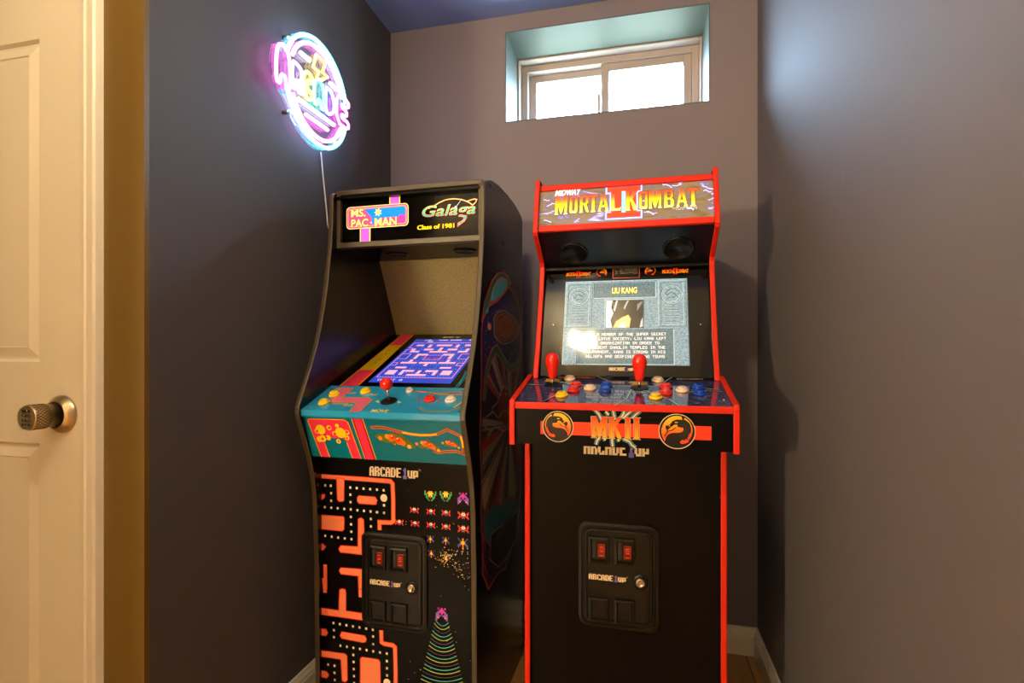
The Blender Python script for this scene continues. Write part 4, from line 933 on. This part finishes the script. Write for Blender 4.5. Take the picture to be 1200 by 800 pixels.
# bezel prints and screen
FZ = Frame(TR(Vector((0,1.462,.996))), (1,0,0), Vector((0,1.570-1.462,1.306-.996))); z_ = zoom(630,300,5.4545)
a = Art(FZ, 1)
for (l, r_, t, b) in (((185,118),(340,116),(262,100),(262,132)), ((797,97),(965,93),(880,80),(880,113))):
    q = bx(FZ, z_, l, r_, t, b); h_ = q[3]-q[1]; xm_ = (q[0]+q[2])/2
    text(a, 'MORTAL', q[0], q[1]+h_*.12, xm_-.001, q[3]-h_*.12, (240,170,30), 2, bold=.05, col2=(225,30,10)); text(a, 'KOMBAT', xm_+.001, q[1]+h_*.12, q[2], q[3]-h_*.12, (240,170,30), 2, bold=.05, col2=(225,30,10))
    II(a, xm_-.0055, xm_+.0055, q[1]-.0015, q[3]+.0015, (210,26,10), 1)
def crescent(a, u, v, r, flip, ring=None, big=False):
    """the round dragon emblem; drawn from its outline, mirrored when flip"""
    k = -1 if flip else 1
    def M(pts): return [(u+k*(x-398)/325*r, v-(y-405)/325*r) for x, y in pts]
    if ring: a.disc(u, v, r, ring, 0, 40); a.disc(u, v, r*.955, (16,10,8), 1, 40)
    g0, g1 = (238,80,36), (232,178,20)
    def G(pts, lay): P = M(pts); a.vgrad(P, g0, g1, v-r*.2, v+r*.7, lay)
    # disc field in gradient
    n_ = 40; ring_pts = [(398+278*math.cos(2*math.pi*i/n_), 405-278*math.sin(2*math.pi*i/n_)) for i in range(n_)]
    outer = [(130,430),(122,380),(135,300),(165,235),(210,185),(262,150),(320,128),(400,118),(470,128),(540,160),(600,215),(645,285),(672,370),(672,440),(655,510),(615,598)]
    inner = [(600,560),(590,520),(560,475),(520,448),(470,432),(400,430),(345,425),(300,405),(284,375),(288,335),(300,325),(330,330),(375,325),(405,300),(390,240),(340,195),(280,190),(220,200),(180,240),(158,290),(148,350),(150,430)]
    P = outer+inner
    # split into slices so that the gradient reads
    G([(130,430),(122,380),(135,300),(165,235),(210,185),(262,150),(275,185),(225,205),(180,245),(158,295),(148,350),(150,430)], 2)
    G([(300,190),(320,128),(400,118),(470,128),(540,160),(600,215),(645,285),(672,370),(672,440),(655,510),(615,598),(600,560),(600,470),(575,395),(600,350),(600,305),(560,300),(520,280),(480,220),(430,195),(380,185),(340,188)], 2)
    G([(395,280),(440,285),(510,335),(560,385),(590,440),(600,560),(590,520),(560,475),(520,448),(470,432),(400,430),(345,425),(300,405),(284,375),(288,335),(330,332),(380,325)], 2)
    for pts in ([(400,318),(450,345),(500,385),(560,392),(590,440),(625,500),(612,505),(570,440),(545,405),(490,398),(440,362)],): a.poly(M(pts), (16,10,8), 3)
    a.poly(M([(515,300),(535,295),(545,315),(520,320)]), (240,180,90), 3); a.poly(M([(380,230),(440,235),(430,250),(385,248)]), (240,190,120), 3)
    a.poly(M([(130,440),(170,425),(190,470),(215,530),(205,565),(180,545),(150,500)]), (240,70,34), 2)
    a.poly(M([(185,575),(225,555),(235,530),(255,565),(310,560),(345,600),(320,630),(270,625),(220,605)]), (240,70,34), 2)
for p, f_ in (((410,107),False),((720,97),True)): c = FZ.px(z_([p])[0]); crescent(a, c[0], c[1], .0175, f_)
q = bx(FZ, z_, (480,106), (652,102), (565,72), (565,141))
a.rect(*q, (196,84,50), 1); a.rect(q[0]+.0016, q[1]+.0016, q[2]-.0016, q[3]-.0016, (18,10,10), 2)
for k in range(7):
    yy = q[3]-.0035-k*.0028
    for j in range(26):
        if random.random() < .7: xx = q[0]+.006+j*(q[2]-q[0]-.012)/26; a.rect(xx, yy-.0008, xx+.0011, yy+.0006, (170,160,150), 3)
a.build('bezel_print', art_mat('bezel print', .1), cabR); a = Art(FZ, 1)
q = [FZ.px(p) for p in z_([(455,733),(622,733),(455,712)])]; maker_mark(a, q[0][0], q[0][1], q[1][0], q[2][1]+.001, 1)
a.build('maker_lettering', art_mat('bezel print', .1), cabR)
for p in ((100,440),(1043,436)): c = FZ.px(z_([p])[0]); bolt(FZ.at(*c), FZ.N, cabR, .0032)
tl, tr_, br, bl = [FZ.px(p) for p in ((663.5,330.2),(806,326.2),(807.8,429.2),(657.9,427))]
U0, U1, V0, V1 = (tl[0]+bl[0])/2, (tr_[0]+br[0])/2, (bl[1]+br[1])/2, (tl[1]+tr_[1])/2
STONE = ramp_mat('stone screen picture', [(.3,(82,108,128)),(.5,(110,138,158)),(.7,(138,164,182))], 260, .07, es=.8)
STONE_D = ramp_mat('dark stone screen picture', [(.3,(58,80,94)),(.5,(78,102,116)),(.7,(100,124,138))], 260, .07, es=.8)
a = Art(FZ, 1); a.rect(U0, V0, U1, V1, (0,0,0)); scr = a.build('screen', STONE, cabR, label='lit screen with carved stone panels and text')
SW, SH = U1-U0, V1-V0
def sx(x, y):   # fractions of the screen, y down
    return (U0+SW*x, V1-SH*y)
dk = Art(FZ, 2)
def prect(A_, x0, y0, x1, y1, col, lay): p, q = sx(x0, y1), sx(x1, y0); A_.rect(p[0], p[1], q[0], q[1], col, lay)
prect(dk, .25, .045, .745, .21, (0,0,0), 0); prect(dk, .125, .60, .88, .985, (0,0,0), 0); dk.build('screen_panel', STONE_D, scr)
a = Art(FZ, 3)
def frame_box(x0, y0, x1, y1, hi, lo, w=.0011):
    p, q = sx(x0, y1), sx(x1, y0)
    a.stroke([(p[0],p[1]),(p[0],q[1]),(q[0],q[1])], w, hi, 0); a.stroke([(q[0],q[1]),(q[0],p[1]),(p[0],p[1])], w, lo, 0)
LT_, DK_ = (176,200,208), (44,58,66)
frame_box(.245,.035,.75,.215, DK_, LT_, .0016); frame_box(.12,.595,.885,.99, DK_, LT_, .0018); frame_box(.25,.045,.74,.205,(90,110,118),(70,90,98))
frame_box(.012,.02,.232,.56, LT_, DK_); frame_box(.03,.045,.205,.54, DK_, LT_); frame_box(.77,.02,.985,.56, LT_, DK_); frame_box(.79,.045,.965,.54, DK_, LT_); frame_box(0.003,.004,.997,.996, LT_, DK_)
frame_box(.34,.235,.655,.575,(190,210,216),(60,74,82),.0014)
for cx in (.118,.877):
    c = sx(cx,.19); r = SH*.115
    for rr_, cc in ((r,DK_),(r*.93,LT_)): a.ring(c[0], c[1], rr_, .0011, cc, 0, 30)
    s_ = 1 if cx < .5 else -1
    a.stroke([(c[0]+s_*x*r, c[1]+y*r) for x, y in ((-.55,.35),(-.3,.6),(.1,.6),(.45,.35),(.6,.1),(.4,0),(.1,.2),(-.2,.15),(-.4,-.1),(-.2,-.3),(.25,-.3),(.5,-.5))], .0016, DK_, 1)
    a.stroke([(c[0]+s_*x*r+.0008, c[1]+y*r-.001) for x, y in ((-.7,.1),(-.6,-.35),(-.25,-.65),(.2,-.72))], .0014, LT_, 1)
    for k in range(6): 
        p, q = sx(cx-.058, .335+k*.034), sx(cx+.055, .335+k*.034); a.stroke([p, q], .0013, DK_, 0); a.stroke([(p[0],p[1]-.0012),(q[0],q[1]-.0012)], .0007, LT_, 0)
p, q = sx(.395,.165), sx(.60,.09); outlined(a, 'LIU KANG', p[0], p[1], q[0], q[1], (250,236,90), (20,24,10), 2, grow=.0008, bold=.035, col2=(255,250,170))
# picture inset: plain dark drapes with pale folds
prect(a, .347,.245,.650,.572, (14,10,12), 1)
for pts, cc in (([(.35,.25),(.40,.25),(.39,.33),(.41,.40),(.385,.48),(.40,.57),(.35,.57)], (248,248,250)), ([(.43,.25),(.445,.25),(.42,.38),(.41,.36)], (200,205,215)), ([(.52,.25),(.535,.25),(.50,.36),(.49,.34)],(170,176,190)), ([(.60,.30),(.64,.26),(.645,.27),(.60,.38)],(120,122,130)), ([(.63,.5),(.645,.45),(.645,.56),(.62,.57)],(190,192,200)),
                ([(.41,.57),(.43,.50),(.48,.45),(.53,.42),(.55,.47),(.54,.57)], (240,205,150)), ([(.45,.57),(.47,.52),(.50,.50),(.51,.57)], (255,250,235))):
    a.poly([sx(*p) for p in pts], cc, 2)
TXT = ['ONCE A MEMBER OF THE SUPER SECRET', 'WHITE LOTUS SOCIETY, LIU KANG LEFT', 'THE ORGANIZATION IN ORDER TO', 'REPRESENT SHAOLIN TEMPLES IN THE', 'TOURNAMENT. KANG IS STRONG IN HIS', 'BELIEFS AND DESPISES SHANG TSUNG']
WD = [.645,.645,.54,.63,.63,.62]
for i, (t, w) in enumerate(zip(TXT, WD)):
    p, q = sx(.503-w/2, .665+i*.0505), sx(.503+w/2, .633+i*.0505); pixtext(a, t, p[0], p[1], q[0], q[1], (250,250,255), 3)
a.build('screen_print', A_SCREEN, scr)

# control deck
DW0, DW1 = -.261, .2515
wing = [(1.232,.843),(1.232,.938),(1.236,.947),(1.455,.9975),(1.462,.9975),(1.462,.88),(1.33,.843)]
for x0, x1 in ((DW1,DW1-.012),(DW0,DW0+.012)):
    o = side_panel(wing, x0, x1, TR, cabR, M_BLACK, M_RED, 5, .003); o.name = 'deck_wing'
DECK = ramp_mat('printed stone deck', [(.3,(24,20,48)),(.48,(50,46,84)),(.6,(86,82,120)),(.72,(120,120,150))], 60, .08, coat=.6, detail=9, stretch=(1,2.5,2.5))
m = MB(); m.prism([TR(Vector((DW0+.012,y,z))) for y, z in ((1.237,.931),(1.237,.9440),(1.462,.9952),(1.462,.985))], Vector((DW1-DW0-.024,0,0))); m.build('control_deck', DECK, cabR)
m = MB(); m.box((DW0+.012,1.2335,.9285),(DW1-.012,1.2405,.9445), TR); m.build('deck_edge', M_RED, cabR, bevel=.0015)
m = MB(); m.prism([TR(Vector((DW0+.012,y,z))) for y, z in ((1.238,.9285),(1.238,.845),(1.345,.845),(1.345,.851),(1.246,.851),(1.246,.9285))], Vector((DW1-DW0-.024,0,0))); m.build('deck_front', M_BLACK, cabR)
FD = Frame(TR(Vector((0,1.237,.9442))), (1,0,0), Vector((0,1.462-1.237,.9954-.9442))); a = Art(FD); z_ = zoom(590,420,4.2857)
for pts in ([(90,125),(160,133),(215,130),(300,118)], [(200,215),(250,190),(300,170),(420,140)], [(20,0),(20,0)], [(1100,168),(1030,160),(985,165),(900,170)], [(1095,158),(1030,152),(960,140)], [(880,235),(830,205),(790,190),(700,160)], [(560,235),(620,200),(640,160),(700,120)], [(200,75),(260,110),(330,130)], [(870,80),(820,110),(780,140)], [(470,90),(520,110),(560,150)]):
    if pts[0] == pts[1]: continue
    a.pstroke(z_(pts), .0052, (86,120,112), 0); a.pstroke(z_(pts), .0018, (190,215,190), 1)
for (x, y, w) in ((247,110,.017),(683,125,.017)): 
    c = FD.px(z_([(x,y)])[0]); a.poly([(c[0]+(w*1.5 if k%2 else w)*math.cos(math.pi*k/6), c[1]+(w*1.5 if k%2 else w)*math.sin(math.pi*k/6)) for k in range(12)], (232,180,30), 1)
v_ = .213
ua, ub = FD.px(z_([(280,80)])[0])[0], FD.px(z_([(470,80)])[0])[0]; a.rect(DW0+.02, .203, DW1-.02, .226, (12,10,18), 0)
text(a, 'MORTAL KOMBAT', ua, .209, ub, .222, (230,100,20), 2, bold=.04, shear=.2)
ua, ub = FD.px(z_([(865,85)])[0])[0], FD.px(z_([(995,85)])[0])[0]; text(a, 'MORTAL KOMBAT II', ua, .210, ub, .220, (214,190,140), 2, bold=.03, shear=.2)
a.build('deck_print', art_mat('deck print', .08, coat=.5), cabR)
for (x, y), c in (((333,102),'pink'),((435,150),'pink'),((365,134),'red'),((352,159),'red'),((518,134),'blue'),((510,161),'blue'),((292,184),'yellow'),((775,110),'pink'),((897,160),'pink'),((815,143),'red'),((815,172),'red'),((980,146),'blue'),((988,176),'blue'),((765,194),'yellow')):
    button(FD, *FD.px(z_([(x,y+3)])[0]), c, cabR, .0158)
for x, y in ((530,97),(655,99)):
    c = FD.px(z_([(x,y)])[0]); o = MB().lathe([(.012,0),(.012,.003),(.009,.005)], FD.at(*c), FD.N, 20).build('start_button', M_PLASTD, cabR)
joystick(FD, *FD.px(z_([(247,134)])[0]), cabR, True); joystick(FD, *FD.px(z_([(683,148)])[0]), cabR, True)
for x, y in ((88,172),(1108,208),(175,85),(1060,90)): c = FD.px(z_([(x,y)])[0]); bolt(FD.at(*c), FD.N, cabR, .003)
# front of the deck
FF = Frame(TR(Vector((0,1.238,.845))), (1,0,0), (0,0,1)); a = Art(FF); z_ = zoom(620,470,4.444)
ul, ur = FF.px(z_([(60,130)])[0])[0], FF.px(z_([(950,170)])[0])[0]
t1 = (FF.px(z_([(60,97)])[0])[1]+FF.px(z_([(950,136)])[0])[1])/2; t0 = (FF.px(z_([(60,165)])[0])[1]+FF.px(z_([(950,209)])[0])[1])/2
a.rect(ul, t0, ur, t1, (228,56,22), 0)
tm = (t0+t1)/2
c = FF.px((653.9,497.8)); b1 = Art(FF, 3); crescent(b1, c[0], (c[1]+tm)/2, .0365, False, ring=(214,186,160)); b1.build('emblem_print', art_mat('emblem print', .25), cabR); b1 = Art(FF, 3)
c = FF.px((793.2,504.3)); crescent(b1, c[0], (c[1]+tm)/2, .0395, True, ring=(214,186,160)); b1.build('emblem_print', art_mat('emblem print', .25), cabR)
z5 = zoom(685,475,13.333)
for pts in ([(150,55),(220,130),(270,230),(330,300)], [(440,60),(455,130),(480,220)], [(620,65),(610,130),(560,200)], [(880,80),(800,140),(740,200)], [(750,70),(640,160),(600,200)], [(330,90),(380,150)], [(240,500),(200,540),(180,610)], [(430,510),(430,560),(440,640)], [(600,520),(700,560),(740,620),(800,690)], [(520,520),(540,560)], [(300,510),(330,540)]):
    P = [FF.px(p) for p in z5(pts)]; P = [(u, max(v, .001)) for u, v in P]; a.stroke(P, .0105, (74,108,122), 1); a.stroke(P, .0030, (222,200,160), 2)
for c_, x0, x1 in (('M',118,345),('K',385,575),('I',630,722),('I',762,862)):
    u0 = FF.px(z5([(x0,340)])[0])[0]; u1 = FF.px(z5([(x1,340)])[0])[0]; w1 = FF.px(z5([(480,190)])[0])[1]; w0 = FF.px(z5([(480,505)])[0])[1]
    serif_text(a, [(c_, u0-.001, u1+.001, w0, w1)], w0, w1, [(0,(244,170,30)),(.5,(240,120,24)),(1,(228,50,16))], 4, line=(206,176,130), grow=.0022)
    serif_text(a, [(c_, u0-.001, u1+.001, w0, w1)], w0, w1, [(0,(244,170,30)),(.5,(240,120,24)),(1,(228,50,16))], 6, line=(70,20,10), grow=.0009)
a.build('deck_front_print', art_mat('deck front print', .2, coat=.3), cabR)
FP = Frame(TR(Vector((0,1.345,0))), (1,0,0), (0,0,1)); a = Art(FP)
q = [FP.px(p) for p in ((684,531.5),(763,531.5),(684,515))]; maker_mark(a, q[0][0], q[0][1], q[1][0], q[2][1], 1); a.build('maker_lettering', A_PRINT, cabR)
coin_door(FP, -.011, .507, cabR)
c = FP.px((841.5,587)); bolt(Vector((RI1-.042-.0005, 1.338, .72)), (-1,0,0), cabR, .0035)

# ------------------------------------------------------------------ round tube sign on the left wall
SX = XL+.028
sign = thing('neon_sign', (XL, 1.45, 1.857), 0, 'round glowing tube sign reading ARCADE in rainbow colours on the left wall', 'neon sign')
FG = Frame((SX,1.45,1.857), (0,1,0), (0,0,1)); z_ = zoom(300,30,5.1636)
RC = .158
plate = []
for k in range(72):
    t0 = 2*math.pi*k/72; r = .172; u, v = r*math.cos(t0), r*math.sin(t0)
    d = abs(v-(-.0+.02*(-u/.17)))
    if u < 0 and abs(v+.0) < .075: r = .172+.036*math.sqrt(max(0, 1-((v)/.075)**2))
    if u > 0 and abs(v) < .07: r = .172+.022*math.sqrt(max(0, 1-((v)/.07)**2))
    plate.append((r*math.cos(t0), r*math.sin(t0)))
MB().prism([FG.at(u, v, -.006) for u, v in plate], FG.N*.006).build('backing_plate', M_ACRYL, sign, label='clear acrylic backing plate')
def neon(name, col, es): return mat(name, (235,240,245), .4, emit=col, es=es)
NC = dict(cyan=neon('cyan tube glow', (70,225,255), 11), pink=neon('pink tube glow', (255,90,215), 10), violet=neon('violet tube glow', (170,110,255), 9), yellow=neon('yellow tube glow', (255,225,40), 7), green=neon('green tube glow', (40,255,150), 7), blue=neon('blue tube glow', (70,120,255), 9), white=neon('white tube glow', (225,215,255), 8))
def neon_tube(pts, colr, closed=False, r=.0056, h=.007):
    return MB().tube([FG.at(u, v, h) for u, v in pts], r, 8, closed).build('light_tube', NC[colr], sign, label=colr+' light tube')
neon_tube([(RC*math.cos(math.radians(t)), RC*math.sin(math.radians(t))) for t in range(14, 165, 4)], 'cyan'); neon_tube([(RC*math.cos(math.radians(t)), RC*math.sin(math.radians(t))) for t in range(198, 344, 4)], 'cyan')
r2 = .137
neon_tube([(r2*math.cos(math.radians(t)), r2*math.sin(math.radians(t))) for t in range(18, 162, 4)], 'pink'); neon_tube([(r2*math.cos(math.radians(t)), r2*math.sin(math.radians(t))) for t in range(204, 338, 4)], 'pink')
BUB = {'A': [(0,0),(0,.55),(.12,.88),(.5,1),(.88,.88),(1,.55),(1,0),(.7,0),(.66,.25),(.34,.25),(.3,0)], 'R': [(0,0),(0,1),(.6,1),(1,.86),(1,.54),(.66,.42),(1.05,0),(.66,0),(.40,.36),(.32,.36),(.32,0)],
       'C': [(1,.8),(.75,1),(.3,1),(0,.7),(0,.3),(.3,0),(.75,0),(1,.2),(.75,.35),(.5,.28),(.34,.5),(.5,.72),(.75,.65)], 'D': [(0,0),(0,1),(.5,1),(.9,.78),(1,.5),(.9,.22),(.5,0)],
       'E': [(0,0),(0,1),(.95,1),(.95,.74),(.4,.74),(.4,.62),(.8,.62),(.8,.4),(.4,.4),(.4,.26),(.95,.26),(.95,0)]}
def smooth(P, n_=2):
    for _ in range(n_):
        Q = []
        for i in range(len(P)):
            p, q = P[i], P[(i+1)%len(P)]; Q += [(p[0]*.75+q[0]*.25, p[1]*.75+q[1]*.25), (p[0]*.25+q[0]*.75, p[1]*.25+q[1]*.75)]
        P = Q
    return P
xs_ = [(-.196,-.136,-.055,.060,'pink'),(-.128,-.082,-.040,.036,'violet'),(-.076,-.030,-.040,.038,'yellow'),(-.022,.030,-.038,.042,'green'),(.038,.088,-.038,.040,'blue'),(.100,.176,-.044,.052,'pink')]
for ch, (a0_, a1_, b0_, b1_, cc) in zip('ARCADE', xs_): neon_tube([(a0_+(a1_-a0_)*x, b0_+(b1_-b0_)*y) for x, y in smooth(BUB[ch], 1)], cc, True, .0048)
neon_tube([(-.012,.112),(.035,.112),(.020,.075),(.048,.075),(.010,.045),(-.01,.045),(.002,.068),(-.028,.068)], 'yellow', True, .0046)
neon_tube([(-.090,.078),(-.045,.078)], 'white'); neon_tube([(.062,.062),(.108,.062)], 'white')
neon_tube([(-.100,-.062),(.085,-.062)], 'white'); neon_tube([(-.065,-.092),(.050,-.092)], 'pink')
for y, z in ((1.33,1.965),(1.57,1.965),(1.33,1.75),(1.57,1.75)): MB().lathe([(.006,0),(.006,.024)], (XL,y,z), (1,0,0), 14).build('standoff', M_CHROME, sign)

def wire(name, pts, r, m_, label, cat, n_=6):
    P = [Vector(p) for p in pts]; Q = []
    for i in range(len(P)-1):
        p0, p1, p2, p3 = P[max(i-1,0)], P[i], P[i+1], P[min(i+2,len(P)-1)]
        for k in range(n_):
            t0 = k/n_; Q.append(.5*((2*p1)+(p2-p0)*t0+(2*p0-5*p1+4*p2-p3)*t0*t0+(3*p1-p0-3*p2+p3)*t0**3))
    Q.append(P[-1]); o = MB().tube(Q, r, 7).build(name, m_, None); tag(o, label, cat); return o
def onX(px, py, X):
    r = ray(px, py); k = X/r.x; return Vector((0,0,CH))+r*k
wire('power_cord', [onX(x, y, XL+.006) for x, y in ((376,178),(378,200),(380.5,225),(383,250),(384,262),(386,270),(387.5,284))]+[(XL+.006,1.62,1.2),(XL+.006,1.66,.7),(XL+.008,1.70,.35)], .0022, M_CORD_W, 'thin white cord hanging from the glowing round sign down the left wall', 'cord')
def onF(px, py, Z=.004):
    r = ray(px, py); k = (Z-CH)/r.z; return Vector((0,0,CH))+r*k
wire('power_cord', [(-.60,1.84,.004)]+[onF(x, y) for x, y in ((560,738),(580,738),(590,739),(597,742),(606,745),(613,745))]+[(-.36,1.93,.004),(-.30,1.90,.004)], .003, M_CORD_B, 'black power cord on the floor nearest the baseboard between the two cabinets', 'cord')
wire('power_cord', [(-.60,1.70,.004)]+[onF(x, y) for x, y in ((560,748),(578,748),(588,747),(594,743),(600,750),(608,755),(614,756))]+[(-.30,1.80,.004)], .003, M_CORD_B, 'second black power cord kinked on the floor, closer to the viewer between the cabinets', 'cord')
wire('power_cord', [(-.36,1.975,.16),(-.42,1.97,.15),(-.452,1.968,.11),(-.455,1.966,.08),(-.44,1.965,.05),(-.40,1.96,.02)], .003, M_CORD_B, 'black cord looping down in front of the back baseboard beside the red-edged cabinet', 'cord')
